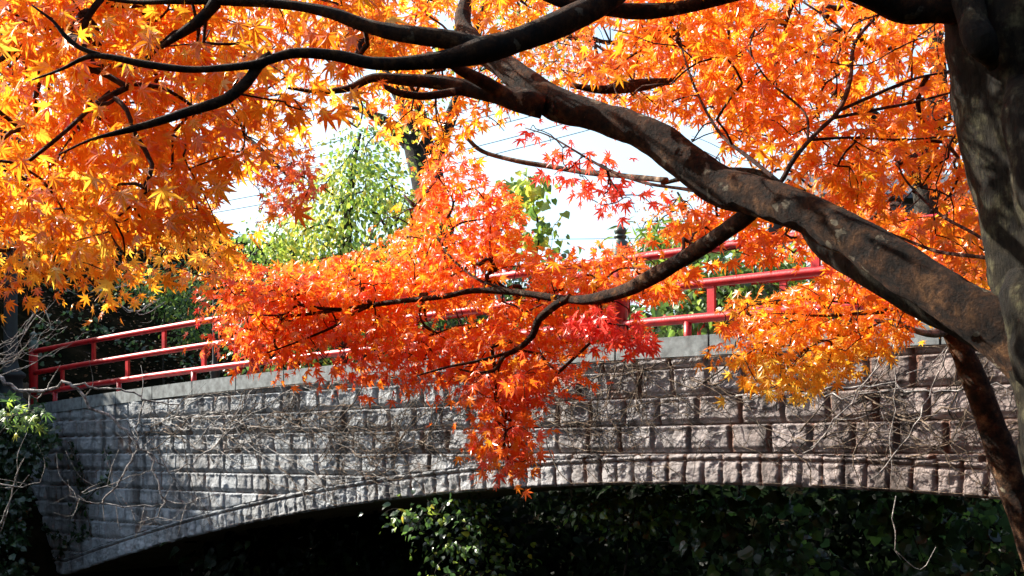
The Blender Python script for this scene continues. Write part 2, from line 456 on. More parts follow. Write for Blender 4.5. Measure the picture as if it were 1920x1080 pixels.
def build_bridge():
    t = thing('stone_bridge', 'grey stone arch bridge with rough-faced blocks, streaked by damp and hung with dry vines', 'bridge')
    # course joints are level, 0.31 m apart
    s = np.arange(S0, S1, 0.021)
    nh = 116
    v = np.linspace(0, 1, nh)
    lo, hi = ring_hi(s), cap_top(s) - CAP_H
    H = lo[:, None] + (hi - lo)[:, None] * v[None]
    S = np.repeat(s[:, None], nh, 1)
    ch = 0.31
    c = np.floor(H / ch); fh = H / ch - c
    bl = 0.47 + 0.10 * (rhash(c, 0 * c, 1) - 0.5)
    u = S / bl + rhash(c, 0 * c, 2) * 3 + 0.10 * vnoise(np.stack([S * 0.0 + c, S * 1.1, 0 * S], -1), 1.0, 4)
    k = np.floor(u); fu = u - k
    du = np.minimum(fu, 1 - fu) * bl; dh = np.minimum(fh, 1 - fh) * ch
    e = np.minimum(du, dh)
    P = np.stack([S, H, 0 * S], -1)
    rock = fbm(P, 7.0, 5, 9)
    lump = vnoise(np.stack([S + k * 3.1, H + c * 1.7, 0 * S], -1), 4.5, 21)
    margin = sstep(du, 0.008, 0.030) * sstep(dh, 0.006, 0.022)
    ridged = 0.5 - np.abs(fbm(P, 4.5, 4, 61))
    bulge = (0.013 + 0.012 * rhash(k, c, 5)) * margin + margin * (0.016 * rock + 0.012 * lump + 0.022 * ridged)
    joint = sstep(e, 0.003, 0.010)
    D = -bulge - 0.016 * (joint - 1) + 0.004 * rock
    D -= 0.028 * sstep(fh, 0.10, 0.24) * margin                  # each course is undercut at its foot
    D -= 0.012 * sstep(fh, 0.80, 0.93) * (rhash(c, 0 * c, 8) > 0.2)                 # each course overhangs a little
    brown = sstep(0.055 - du, 0, 0.02) * (0.35 + 0.65 * sstep(S, -15, -8))
    A = 0.26 + 0.50 * rhash(k, c, 3) + 0.12 * rock
    A = A * (1 - 0.62 * brown)
    A = np.where(e < 0.006, 0.08, A)
    A = np.clip(A, 0.0, 1)
    b = Buf(); grid_sheet(b, S, H, D, A)
    # left end return and a solid core behind the blocks
    b.build('facing_wall', STONE, t, True)
    # arch ring: narrow voussoirs
    nr = 26
    v = np.linspace(0, 1, nr)
    lo, hi = arch_lo(s), ring_hi(s)
    H = lo[:, None] + (hi - lo)[:, None] * v[None]
    S = np.repeat(s[:, None], nr, 1)
    slope = np.gradient(lo, s)[:, None]
    arc = np.concatenate([[0], np.cumsum(np.hypot(np.diff(s), np.diff(lo)))])[:, None] + slope * (H - lo[:, None])
    u = arc / 0.225; k = np.floor(u); fu = u - k
    du = np.minimum(fu, 1 - fu) * 0.225
    vv = np.repeat(v[None] * 0.33, len(s), 0)
    dh = np.minimum(vv, 0.33 - vv)
    P = np.stack([S, H, 0 * S], -1)
    rock = fbm(P, 9.0, 5, 31)
    m = sstep(du, 0.005, 0.022) * sstep(dh, 0.004, 0.022)
    ridged = 0.5 - np.abs(fbm(P, 6.0, 4, 71))
    upper = vv > 0.262
    m = m * sstep(np.abs(vv - 0.262), 0.003, 0.03)
    D = -(0.022 + 0.022 * rhash(k, 0 * k, 5)) * m - m * (0.014 * rock + 0.026 * ridged) - 0.012 + 0.014 * (1 - sstep(du, 0.002, 0.012)) - 0.01 * upper
    A = np.clip(0.32 + 0.5 * rhash(k, 0 * k, 3) + 0.12 * rock, 0, 1)
    A = A * (1 - 0.6 * sstep(0.045 - du, 0, 0.03) * (0.2 + 0.8 * sstep(S, -15, -8)))
    A = np.where((du < 0.006) | (np.abs(vv - 0.262) < 0.005), 0.05, A)
    b = Buf(); grid_sheet(b, S, H, D, A)
    b.build('arch_ring', STONE, t, True)
    # soffit, back wall, deck and ends
    s2 = np.arange(S0, S1, 0.25)
    b = Buf()
    dd = np.linspace(-0.01, BW, 6)
    SS, DD = np.meshgrid(s2, dd, indexing='ij')
    grid_sheet(b, SS, np.repeat((arch_lo(s2) + 0.004)[:, None], 6, 1), DD, 0 * SS + 0.5)
    b.build('arch_soffit', CONCRETE, t, True)
    b = Buf()
    hh = np.linspace(0, 1, 8)
    SS = np.repeat(s2[:, None], 8, 1)
    lo2, hi2 = arch_lo(s2) + 0.004, cap_top(s2) - 0.03
    grid_sheet(b, SS, lo2[:, None] + (hi2 - lo2)[:, None] * hh[None], 0 * SS + BW, 0 * SS + 0.5)
    b.build('back_wall', CONCRETE, t, True)
    b = Buf()
    dd = np.linspace(0.30, BW - 0.0, 6)
    SS, DD = np.meshgrid(s2, dd, indexing='ij')
    grid_sheet(b, SS, np.repeat((cap_top(s2) - 0.12)[:, None], 6, 1), DD, 0 * SS + 0.5)
    b.build('deck', CONCRETE, t, True)
    b = Buf()
    for se, zb in ((S0, -6.0), (S1 - 0.02, float(arch_lo(S1)))):
        b.add(B([se, se, se, se], [0.0, BW, BW, 0.0], [zb, zb, cap_top(se) - 0.02, cap_top(se) - 0.02]), None, [[0, 1, 2, 3]])
    b.build('end_wall', CONCRETE, t)
    # coping stones
    b = Buf()
    a = S0 - 0.2
    while a < S1:
        L = 1.22
        n = 4
        q = np.linspace(a + 0.012, a + L - 0.012, n)
        for i in range(n - 1):
            x0, x1 = q[i], q[i + 1]
            V = [B(x0, -0.07, cap_top(x0) - CAP_H), B(x1, -0.07, cap_top(x1) - CAP_H), B(x1, 0.30, cap_top(x1) - CAP_H), B(x0, 0.30, cap_top(x0) - CAP_H),
                 B(x0, -0.07, cap_top(x0)), B(x1, -0.07, cap_top(x1)), B(x1, 0.30, cap_top(x1)), B(x0, 0.30, cap_top(x0))]
            hexa(b, np.array(V))
        a += L
    b.build('coping', COPING, t)
build_bridge()

# ------------------------------------------------------------------ red railings
rail_top = curve_from_pixels([(60, 650), (230, 628), (400, 606), (890, 516), (1200, 471), (1372, 447)], 2, [(2, 2.05)])
rail_mid = curve_from_pixels([(62, 691), (250, 668), (400, 650), (960, 562), (1310, 524), (1540, 496)], 2, [(2, 1.68)])
rail_bot = curve_from_pixels([(62, 732), (400, 697), (600, 664), (840, 628), (1200, 602), (1358, 584)], 2, [(2, 1.30)])
PITCH = 1.21
POSTS = [-21.9, -14.45, -7.4, -0.2]

def make_post(parent, s, d, R=0.085):
    base, top = float(cap_top(s)) - 0.16, float(rail_top(s)) + 0.10
    b = Buf()
    c = B(s, d, 0.0)
    lathe(b, [[0, base], [R, base], [R, top - 0.02], [R * 0.93, top], [0, top]], c, 20)
    p = b.build('post', RED, parent, True)
    b = Buf()
    # bronze giboshi: sleeve, neck rings and onion bud
    z = top
    lathe(b, [[R * 1.06, z - 0.045], [R * 1.08, z + 0.10], [R * 0.98, z + 0.115], [R * 0.72, z + 0.125], [R * 0.66, z + 0.150], [R * 0.88, z + 0.160],
              [R * 0.90, z + 0.178], [R * 0.6, z + 0.19], [R * 0.72, z + 0.20], [R * 0.86, z + 0.23], [R * 0.80, z + 0.262], [R * 0.45, z + 0.285], [R * 0.12, z + 0.305], [0, z + 0.325]], c, 20)
    f = b.build('finial', BRONZE, p, True)
    f['label'] = 'dark bronze onion-shaped finial'

def make_railing(label, d, POSTS):
    t = thing('railing', label, 'railing', 'red railings along the bridge')
    for s in POSTS: make_post(t, s, d)
    q = np.arange(POSTS[0], 3.2, 0.2)
    for fn, r in ((rail_top, 0.052), (rail_mid, 0.050), (rail_bot, 0.052)):
        b = Buf(); tube(b, B(q, d, fn(q)), r, 14)
        b.build('rail', RED, t, True)
    for a in POSTS:
        for i in range(1, 6):
            s = a + i * PITCH
            if s > 3: continue
            lo, hi = (rail_bot, rail_mid) if i % 2 else (rail_mid, rail_top)
            b = Buf()
            z0, z1 = float(lo(s)) + 0.02, float(hi(s)) - 0.02
            w = 0.045
            V = [B(s - w, d - 0.022, z0), B(s + w, d - 0.022, z0), B(s + w, d + 0.022, z0), B(s - w, d + 0.022, z0),
                 B(s - w, d - 0.022, z1), B(s + w, d - 0.022, z1), B(s + w, d + 0.022, z1), B(s - w, d + 0.022, z1)]
            hexa(b, np.array(V)); b.build('baluster', RED, t)
            if i == 1 or i == 3 or i == 5:
                b = Buf()
                s2 = s - 0.3 if i == 1 else s - 0.3
                z0, z1 = float(cap_top(s2)) - 0.16, float(rail_bot(s2)) - 0.02
                tube(b, [B(s2, d, z0), B(s2, d, z1)], 0.045, 12); b.build('stanchion', RED, t, True)
    return t
make_railing('red tubular railing with bronze-capped posts, on the near edge above the stone face', 0.16, POSTS)
make_railing('red tubular railing on the far edge of the bridge, glimpsed behind the near one', BW - 0.15, [-18.3, -11.4, -4.2])

# ------------------------------------------------------------------ leaves
def maple_template(lobes=7, detail=True):
    ang = {7: [-128, -84, -42, 0, 42, 84, 128], 5: [-105, -52, 0, 52, 105]}[lobes]
    ln = {7: [0.45, 0.74, 0.93, 1.0, 0.93, 0.74, 0.45], 5: [0.6, 0.9, 1.0, 0.9, 0.6]}[lobes]
    bd = [(0.13, -172)]
    for i, (a, l) in enumerate(zip(ang, ln)):
        if detail: bd += [(0.56 * l, a - 11), (l, a), (0.56 * l, a + 11)]
        else: bd += [(l, a)]
        if i < lobes - 1: bd += [(0.30 if detail else 0.33, (a + ang[i + 1]) / 2)]
    bd += [(0.13, 172)]
    r = np.array([b[0] for b in bd]); a = np.radians([b[1] for b in bd])
    V = np.vstack([[0, 0, 0], np.stack([r * np.cos(a), r * np.sin(a), 0 * r], -1)])
    n = len(bd)
    T = [[0, i + 1, i + 2] for i in range(n - 1)]
    if detail:
        m = len(V)
        V = np.vstack([V, [[-0.02, 0.018, 0], [-0.02, -0.018, 0], [-0.75, 0.0, 0.12]]])   # leaf stalk
        T += [[m, m + 2, m + 1]]
    return V, np.array(T)
T_MAPLE = maple_template(7, True)
T_MAPLE_S = maple_template(7, False)
def ovate_template(wide=0.42, tip=1.0, heart=False):
    xs = [0, 0.12, 0.35, 0.65, tip]; ws = [0.0, wide * 0.75, wide, wide * 0.62, 0]
    if heart: xs = [0.0, -0.10, 0.28, 0.62, 1.0]; ws = [0.0, wide * 0.72, wide, wide * 0.62, 0.0]
    V = [[0, 0, 0], [xs[1], ws[1], .05], [xs[2], ws[2], .07], [xs[3], ws[3], .04], [tip, 0, -.05],
         [xs[3], -ws[3], .04], [xs[2], -ws[2], .07], [xs[1], -ws[1], .05], [0.35, 0, 0], [0.65, 0, -.01]]
    T = [[0, 8, 1], [1, 8, 2], [2, 8, 9], [2, 9, 3], [3, 9, 4], [0, 7, 8], [7, 6, 8], [8, 6, 9], [6, 5, 9], [5, 4, 9]]
    return np.array(V, float), np.array(T)
T_OVATE = ovate_template(0.34)
T_HEART = ovate_template(0.55, heart=True)
T_BLADE = ovate_template(0.10)

def add_leaves(buf, P, axis, nrm, size, tint, tpl, curl=0.35):
    V0, T0 = tpl
    n = len(P)
    if n == 0: return
    a = norm(axis); w = norm(nrm - a * np.sum(nrm * a, -1, keepdims=True)); b = np.cross(w, a)
    r2 = (V0[:, 0] ** 2 + V0[:, 1] ** 2)
    cu = (curl * (0.3 + 1.4 * rng.random(n)))[:, None]
    fold = (0.25 * rng.standard_normal(n))[:, None]
    wz = V0[None, :, 2] - cu * r2[None] * 0.5 + fold * np.abs(V0[None, :, 1])
    sx = 1 + 0.12 * rng.standard_normal((n, 1))
    V = P[:, None] + size[:, None, None] * (a[:, None] * V0[None, :, 0:1] + b[:, None] * (V0[None, :, 1] * sx)[..., None] + w[:, None] * wz[..., None])
    k = len(V0)
    T = T0[None] + (np.arange(n) * k)[:, None, None]
    buf.add(V.reshape(-1, 3), T.reshape(-1, 3), None, np.repeat(tint, k))

KEEPOUT = []        # (path pixels Nx2, half width px, depth) of limbs the photo shows uncovered
def clear_of_limbs(P, size, keep=0.12):
    ok = np.ones(len(P), bool)
    q = px(P); sp = size * F / P[:, 1]
    for path, hw, dep in KEEPOUT:
        for i in range(0, len(path)):
            dd = np.hypot(q[:, 0] - path[i, 0], q[:, 1] - path[i, 1])
            bad = (dd < hw[i] + 0.45 * sp) & (P[:, 1] < dep[i] + 0.12)
            ok &= ~bad
    return ok | (rng.random(len(P)) < keep)

GAPS = [  # openings in the foliage: sky, railing and hillside show through
    [(400, 400), (425, 345), (468, 330), (492, 395), (470, 440), (440, 450)],
    [(575, 240), (640, 222), (690, 235), (735, 270), (790, 335), (770, 420), (640, 480), (470, 500), (455, 460), (560, 400), (620, 340)],
    [(880, 275), (960, 210), (1010, 205), (1100, 240), (1180, 280), (1240, 330), (1215, 430), (1130, 450), (1100, 455), (1040, 470), (1000, 455), (968, 360), (930, 330)],
    [(1275, 230), (1345, 235), (1355, 275), (1330, 298), (1285, 292)],
    [(1110, 40), (1160, 45), (1150, 90), (1118, 100)],
    [(1200, 458), (1385, 440), (1390, 478), (1320, 500), (1210, 500)],
    [(1305, 505), (1540, 485), (1545, 520), (1440, 555), (1335, 565)],
    [(1185, 570), (1345, 560), (1345, 640), (1235, 660), (1225, 620)],
    [(1655, 358), (1722, 352), (1728, 402), (1668, 396)], [(1718, 345), (1762, 350), (1765, 412), (1722, 410)], [(735, 232), (800, 258), (800, 330), (765, 300)],
    [(1148, 556), (1186, 556), (1186, 618), (1148, 618)],
    [(1135, 405), (1190, 405), (1190, 460), (1140, 460)],
]
GLIMPSE = [[(770, 590), (900, 570), (905, 605), (800, 625)], [(880, 500), (960, 500), (990, 560), (930, 575)], [(570, 650), (650, 640), (650, 670), (580, 680)], [(940, 520), (1000, 500), (1000, 540), (950, 550)]]

def grow(parent, poly, ncl, zf, sources, tintf, leaf=0.045, per=14, spread=0.13, tpl=None, mat=None, twigmat=None, twig_r=0.0016,
         gaps=True, glimpses=False, face=0.8, up=0.6, droop=0.55, flat=0.5, keep=0.12, name='leaf_spray', curl=0.55, jitter=0.8, maxr=0.012, sunward=0.45):
    """leaf clusters through the volume behind a pixel polygon, each carried by a twig that runs back to the nearest branch"""
    tpl = T_MAPLE if tpl is None else tpl
    q = sample_poly(poly, ncl)
    Z = np.array([zf(x, y) for x, y in q]) if callable(zf) else zf[0] + (zf[1] - zf[0]) * rng.random(ncl)
    C = W(q[:, 0], q[:, 1], Z).T if False else np.stack([(q[:, 0] - 960) / F * Z, Z, (HY - q[:, 1]) / F * Z], -1)
    src = np.asarray(sources, float)
    order = np.argsort(np.min(np.linalg.norm(C[:, None] - src[None, ::max(1, len(src) // 60)], axis=-1), axis=1))
    nodes = list(src); par = [-1] * len(src); ns = len(src)
    for i in order:
        A = np.asarray(nodes)
        dd = np.linalg.norm(A - C[i], axis=1)
        dd[:ns] *= 1.25
        j = int(np.argmin(dd))
        nodes.append(C[i]); par.append(j)
    A = np.asarray(nodes)
    cnt = np.ones(len(A))
    for i in range(len(A) - 1, ns - 1, -1): cnt[par[i]] += cnt[i]
    tb = Buf(); lb = Buf()
    LP, LX, LN = [], [], []
    for i in range(ns, len(A)):
        p0, p1 = A[par[i]], A[i]
        L = np.linalg.norm(p1 - p0)
        if L < 1e-4: continue
        mid = (p0 + p1) / 2 + rng.standard_normal(3) * L * 0.09 + np.array([0, 0, 0.06 * L])
        pts = catmull([p0, mid, p1], max(0.06, L / 6))
        r1 = min(maxr, twig_r * cnt[i] ** 0.45); r0 = min(maxr, twig_r * (cnt[i] + 1) ** 0.45 * 1.15)
        tube(tb, pts, np.linspace(r0, r1, len(pts)), 4)
        k = rng.poisson(per * (0.6 + 0.8 * rng.random()))
        if k == 0: continue
        dr = (p1 - p0) / L
        back = np.abs(rng.standard_normal(k)) * min(L, 2.2 * spread)
        off = rng.standard_normal((k, 3)) * np.array([spread, spread * jitter, spread * flat])
        LP.append(p1 - dr * back[:, None] * 0.7 + off)
        LX.append(norm(off) * 0.7 + dr * 0.5 + rng.standard_normal((k, 3)) * 0.35 + np.array([0, 0, -droop]))
        LN.append(np.array([-sunward, -face, up]) + rng.standard_normal((k, 3)) * 0.55)
    P = np.vstack(LP); X = np.vstack(LX); Nn = np.vstack(LN)
    size = leaf * (0.62 + 0.68 * rng.random(len(P)))
    ok = P[:, 1] > 0.5
    pp = px(P)
    if gaps:
        for g in GAPS: ok &= ~inpoly(pp, g) | (rng.random(len(P)) < 0.02)
    if glimpses:
        for g in GLIMPSE: ok &= ~inpoly(pp, g) | (rng.random(len(P)) < 0.15)
    ok &= clear_of_limbs(P, size, keep)
    P, X, Nn, size, pp = P[ok], X[ok], Nn[ok], size[ok], pp[ok]
    tint = np.clip(tintf(pp[:, 0], pp[:, 1], len(P)), 0, 1)
    add_leaves(lb, P, X, Nn, size, tint, tpl, curl)
    lb.build(name, mat or MAPLE, parent)
    tb.build('twig', twigmat or TWIG, parent, True)
    return len(P)

def rnd_tint(mean, sd=0.12):
    return lambda x, y, n: mean + sd * rng.standard_normal(n)

def limb(parent, rows, mat=None, sides=18, step=0.03, rough=0.10, rscale=9, name='branch', keepout=True, ridge=0.0, seed=None):
    """rows: pixel x, y, width in pixels, distance"""
    rows = np.asarray(rows, float)
    C = np.stack([(rows[:, 0] - 960) / F * rows[:, 3], rows[:, 3], (HY - rows[:, 1]) / F * rows[:, 3], rows[:, 2] / 2 / F * rows[:, 3]], -1)
    R = catmull(C, step)
    b = Buf()
    tube(b, R[:, :3], np.maximum(R[:, 3], 0.0012), sides, rough, rscale, seed if seed is not None else int(rng.integers(1000)), 0.5, ridge)
    o = b.build(name, mat or BARK, parent, True)
    if keepout:
        q = px(R[:, :3])[::2]
        KEEPOUT.append((q, (R[:, 3] * F / R[:, 1])[::2], R[::2, 1]))
    return R[:, :3]

# ------------------------------------------------------------------ the big maple on the right
maple = thing('maple_tree', 'big old maple at the right edge, thick limb arching left under orange leaves', 'tree')
trunk = limb(maple, [(1925, -420, 250, 3.2), (1928, -200, 270, 3.2), (1935, -40, 285, 3.2), (1950, 100, 290, 3.2), (1975, 240, 300, 3.2), (2012, 400, 290, 3.2), (2038, 520, 310, 3.2),
                    (2070, 640, 330, 3.2), (2115, 800, 340, 3.15), (2150, 1100, 350, 3.1), (2170, 1500, 390, 3.1), (2180, 1900, 520, 3.1), (2185, 2080, 620, 3.1)], TRUNKBARK, 48, 0.025, 0.10, 5.0, 'trunk', True, 0.12, 3)
main = limb(maple, [(2040, 740, 161.5, 3.22), (1960, 672, 142.5, 3.2), (1880, 615, 115.9, 3.25), (1800, 571, 93.1, 3.3), (1700, 509, 85.5, 3.4), (1600, 446, 79.8, 3.5), (1500, 394, 74.1, 3.6), (1420, 367, 72.2, 3.7), (1350, 348, 72.2, 3.8),
                   (1290, 308, 72.2, 3.85), (1230, 262, 64.6, 3.9), (1170, 236, 58.9, 3.95), (1100, 214, 57.0, 4.0), (1040, 194, 58.9, 4.05), (990, 160, 52.2, 4.1), (930, 113, 45.6, 4.2), (888, 78, 38.0, 4.3), (868, 40, 30.4, 4.4), (880, -20, 22.8, 4.5), (900, -120, 13.3, 4.7)],
            BARK, 30, 0.018, 0.10, 9, 'main_limb')
b1 = limb(maple, [(1020, 200, 44, 4.03), (985, 190, 44, 4.03), (930, 176, 36, 4.05), (880, 166, 31, 4.08), (820, 155, 27, 4.1), (760, 150, 22, 4.1), (700, 146, 17, 4.1), (655, 165, 14, 4.1), (600, 172, 9, 4.1), (540, 165, 5, 4.1)])
limb(maple, [(945, 178, 28, 4.04), (905, 152, 25, 4.0), (865, 132, 20, 3.95), (835, 112, 16, 3.9), (800, 100, 9, 3.9)])
limb(maple, [(870, 168, 14, 4.07), (830, 176, 15, 4.05), (785, 180, 14, 4.02), (740, 172, 12, 4.0), (715, 156, 9, 4.0)])
l2 = limb(maple, [(1880, 40, 82.0, 3.2), (1790, 14, 64.0, 3.2), (1700, 16, 54.1, 3.2), (1600, -25, 52.5, 3.15), (1400, -85, 54.1, 3.1), (1250, -75, 55.8, 3.05), (1180, -35, 54.1, 3.0), (1120, 8, 50.8, 2.95), (1040, 48, 49.2, 2.9), (960, 78, 47.6, 2.85),
                 (905, 94, 45.9, 2.82), (850, 108, 34.4, 2.8), (780, 117, 27.9, 2.78), (700, 119, 23.8, 2.76), (630, 104, 20.5, 2.75), (550, 100, 18.0, 2.73), (480, 120, 13.9, 2.7), (410, 128, 13.1, 2.7), (350, 130, 13.1, 2.7), (270, 120, 13.1, 2.7), (200, 106, 10.7, 2.7), (160, 108, 9.0, 2.7), (115, 130, 5.7, 2.7), (60, 150, 3.3, 2.72)],
          BARK, 26, 0.018)
l2b = limb(maple, [(910, 92, 40.0, 2.83), (850, 76, 38.4, 2.83), (790, 68, 35.2, 2.83), (735, 60, 30.4, 2.84), (680, 46, 25.6, 2.85), (620, 24, 22.4, 2.86), (540, 9, 18.4, 2.88), (420, 2, 17.6, 2.9), (330, 2, 12.0, 2.92), (250, 4, 8.0, 2.95), (150, -10, 4.8, 2.95)])
l2c = limb(maple, [(510, 104, 18.7, 2.72), (485, 122, 19.6, 2.72), (466, 150, 19.6, 2.7), (425, 185, 19.6, 2.68), (360, 207, 17.8, 2.66), (300, 227, 15.3, 2.64), (235, 245, 11.9, 2.62), (170, 262, 5.1, 2.6), (110, 290, 3.4, 2.6)])
limb(maple, [(405, 4, 24, 2.9), (390, 22, 22, 2.9), (370, 42, 22, 2.9), (335, 66, 16, 2.9), (300, 90, 7, 2.92)])
limb(maple, [(200, 106, 8, 2.7), (150, 90, 9, 2.7), (120, 65, 9, 2.7), (100, 40, 6, 2.7), (60, 10, 4, 2.7)])
limb(maple, [(1420, -20, 24, 3.6), (1290, 12, 24, 3.6), (1200, 22, 28, 3.6), (1140, 17, 26, 3.55), (1060, 6, 20, 3.5), (1000, -15, 14, 3.5)])
limb(maple, [(1260, 150, 8, 4.6), (1200, 160, 22, 4.5), (1130, 168, 16, 4.4), (1070, 160, 8, 4.4)])
low = limb(maple, [(1420, 385, 29.2, 3.75), (1395, 408, 31.8, 3.85), (1350, 441, 31.8, 4.0), (1290, 480, 30.1, 4.2), (1230, 515, 29.2, 4.4), (1170, 545, 25.8, 4.6), (1110, 561, 20.6, 4.75), (1050, 560, 14.6, 4.9), (990, 551, 12.9, 5.0), (930, 545, 12.0, 5.1), (880, 546, 11.2, 5.15), (830, 556, 10.3, 5.2), (740, 566, 9.5, 5.3), (650, 579, 7.7, 5.4), (560, 591, 5.2, 5.5), (500, 592, 2.6, 5.6)], BARK, 18)
low2 = limb(maple, [(1070, 558, 17.0, 4.85), (1042, 572, 16.1, 4.9), (1010, 600, 14.4, 4.95), (998, 630, 12.8, 5.0), (970, 655, 11.0, 5.02), (944, 668, 9.3, 5.05), (934, 692, 6.0, 5.07), (930, 730, 4.2, 5.1), (943, 780, 3.4, 5.12), (955, 840, 2.5, 5.15)], BARK, 12)
limb(maple, [(965, 658, 6, 5.02), (900, 676, 6, 5.0), (840, 688, 5, 5.0), (780, 705, 3, 5.0)], BARK, 6)
limb(maple, [(945, 668, 8, 5.04), (925, 695, 8, 5.0), (890, 698, 5, 5.0), (860, 692, 3, 5.0)], BARK, 6)
low3 = limb(maple, [(700, 570, 6, 5.35), (660, 590, 7, 5.35), (620, 615, 6, 5.35), (560, 640, 4, 5.35), (500, 662, 3, 5.35)], BARK, 6)
limb(maple, [(650, 580, 6, 5.4), (600, 578, 6, 5.4), (560, 572, 5, 5.42), (530, 590, 4, 5.45), (470, 590, 3, 5.5)], BARK, 6)
low4 = limb(maple, [(960, 547, 6, 5.05), (890, 520, 5, 5.2), (835, 470, 5, 5.4), (828, 430, 5, 5.5), (850, 380, 4, 5.5), (820, 330, 3, 5.5)], BARK, 6)
limb(maple, [(830, 450, 5, 5.45), (860, 420, 4, 5.45), (910, 410, 3, 5.45)], BARK, 6)
back = limb(maple, [(1920, 660, 80, 3.5), (1800, 600, 64, 3.6), (1720, 566, 56, 3.7), (1640, 520, 52, 3.8), (1575, 482, 50, 3.95), (1540, 456, 42, 4.05), (1500, 405, 34, 4.15), (1440, 340, 26, 4.3), (1380, 325, 20, 4.4), (1300, 330, 12, 4.6), (1240, 345, 6, 4.7)], TRUNKBARK, 20)
tw = limb(maple, [(1455, 352, 10, 3.66), (1468, 335, 10, 3.68), (1490, 296, 10, 3.72), (1530, 250, 9, 3.8), (1572, 208, 9, 3.9), (1594, 150, 8, 4.0), (1603, 80, 7, 4.1), (1650, 25, 5, 4.2), (1700, -30, 4, 4.2)], TWIG, 8)
tw2 = limb(maple, [(1572, 208, 6, 3.9), (1640, 178, 6, 4.0), (1720, 146, 5, 4.1), (1800, 132, 3, 4.2)], TWIG, 6)
tw3 = limb(maple, [(1560, 222, 6, 3.87), (1640, 206, 6, 3.95), (1720, 190, 5, 4.0), (1815, 165, 3, 4.1)], TWIG, 6)
tw4 = limb(maple, [(1462, 342, 8, 3.67), (1410, 300, 8, 3.8), (1352, 252, 6, 3.95), (1310, 180, 5, 4.1), (1284, 110, 4, 4.2), (1270, 50, 3, 4.3)], TWIG, 6)
tw5 = limb(maple, [(1520, 262, 6, 3.8), (1600, 258, 5, 3.9), (1690, 262, 4, 4.0), (1790, 255, 3, 4.1)], TWIG, 6)
tw6 = limb(maple, [(1515, 262, 5, 3.8), (1508, 210, 5, 3.9), (1440, 150, 4, 4.0), (1400, 90, 3, 4.1)], TWIG, 6)
tw7 = limb(maple, [(1900, 492, 9, 3.3), (1840, 482, 8, 3.5), (1760, 472, 7, 3.7), (1700, 450, 5, 3.9), (1650, 430, 4, 4.0)], TWIG, 8)
tw8 = limb(maple, [(1890, 480, 7, 3.3), (1830, 440, 6, 3.55), (1760, 400, 6, 3.8), (1700, 340, 4, 4.0), (1680, 300, 3, 4.1)], TWIG, 8)
tw9 = limb(maple, [(1603, 80, 5, 4.1), (1560, 40, 5, 4.15), (1500, 0, 4, 4.2), (1440, -40, 3, 4.3)], TWIG, 6)
redtw = limb(maple, [(1330, 362, 10, 3.85), (1280, 354, 7, 4.2), (1210, 343, 6, 4.5), (1140, 318, 5, 4.7), (1080, 284, 4, 4.8), (1030, 255, 3, 4.9), (985, 240, 2, 5.0)], TWIG, 6)
redtw2 = limb(maple, [(1250, 338, 12, 4.6), (1170, 330, 11, 4.8), (1090, 322, 11, 5.0), (1030, 312, 10, 5.1), (970, 302, 10, 5.15), (905, 284, 9, 5.2), (875, 258, 8, 5.2)], VINE, 8)
# burl where the limb leaves the trunk, and the fold of bark above it
limb(maple, [(1812, -30, 60, 3.12), (1822, 40, 50, 3.06), (1838, 75, 60, 3.02), (1850, 100, 46, 3.04), (1862, 125, 20, 3.08)], TRUNKBARK, 18, 0.015, 0.16, 12, 'burl', False)
limb(maple, [(1905, 150, 40, 3.08), (1930, 190, 96, 3.02), (1945, 260, 110, 2.99), (1965, 360, 110, 2.98), (1990, 470, 100, 3.0), (2020, 600, 90, 3.05)], TRUNKBARK, 24, 0.02, 0.14, 8, 'burl', False)
limb(maple, [(1905, 500, 30, 3.2), (1925, 550, 90, 3.12), (1940, 610, 110, 3.10), (1965, 690, 120, 3.08), (2010, 780, 100, 3.1)], TRUNKBARK, 24, 0.02, 0.18, 9, 'burl', False)

def central_tint(x, y, n):
    t = 0.42 + 0.10 * rng.standard_normal(n)
    t += 0.16 * np.exp(-(((x - 640) / 150) ** 2 + ((y - 535) / 60) ** 2))
    t -= 0.22 * sstep(y - (500 + 0.25 * np.abs(x - 700)), 80, 170) * (x > 600) * (y < 760) * rng.random(n)
    t -= 0.22 * sstep(580 - x, 0, 150) * rng.random(n) + 0.05 * sstep(560 - x, 0, 150)
    t -= 0.18 * sstep(x, 1080, 1220) * sstep(y, 560, 640)
    t -= 0.10 * sstep(420 - y, 0, 80)
    t += 0.22 * (rng.random(n) < 0.10)
    return t
CENTRE = [(385, 590), (430, 545), (540, 505), (640, 465), (700, 415), (770, 350), (795, 300), (860, 315), (915, 350), (965, 380), (955, 440), (1000, 492), (1100, 475), (1180, 455), (1285, 500), (1300, 530), (1215, 555), (1150, 600),
          (1225, 640), (1205, 658), (1120, 655), (1060, 700), (1010, 725), (985, 790), (1008, 840), (985, 885), (935, 882), (895, 815), (895, 770), (840, 735), (740, 730), (640, 705), (540, 690), (470, 672), (415, 645)]
src_c = np.vstack([low[::4], low2[::3], low3[::3], low4[::3]])
grow(maple, CENTRE, 430, lambda x, y: 4.75 + 0.9 * (1250 - x) / 850 * 0.7 + 0.75 * rng.random() + 0.1, src_c, central_tint, 0.039, 19, 0.10, glimpses=True, keep=0.25, flat=0.6, face=0.45, up=0.75, sunward=0.6)
grow(maple, [(880, 690), (1040, 690), (990, 780), (1008, 840), (985, 888), (935, 884), (890, 810)], 30, (4.85, 5.2), low2[::3], rnd_tint(0.34, 0.14), 0.043, 12, 0.07, keep=0.4)
grow(maple, [(1095, 620), (1150, 590), (1235, 640), (1205, 660), (1120, 660)], 16, (4.75, 5.0), low[::4], rnd_tint(0.06, 0.06), 0.043, 11, 0.06, keep=0.5)
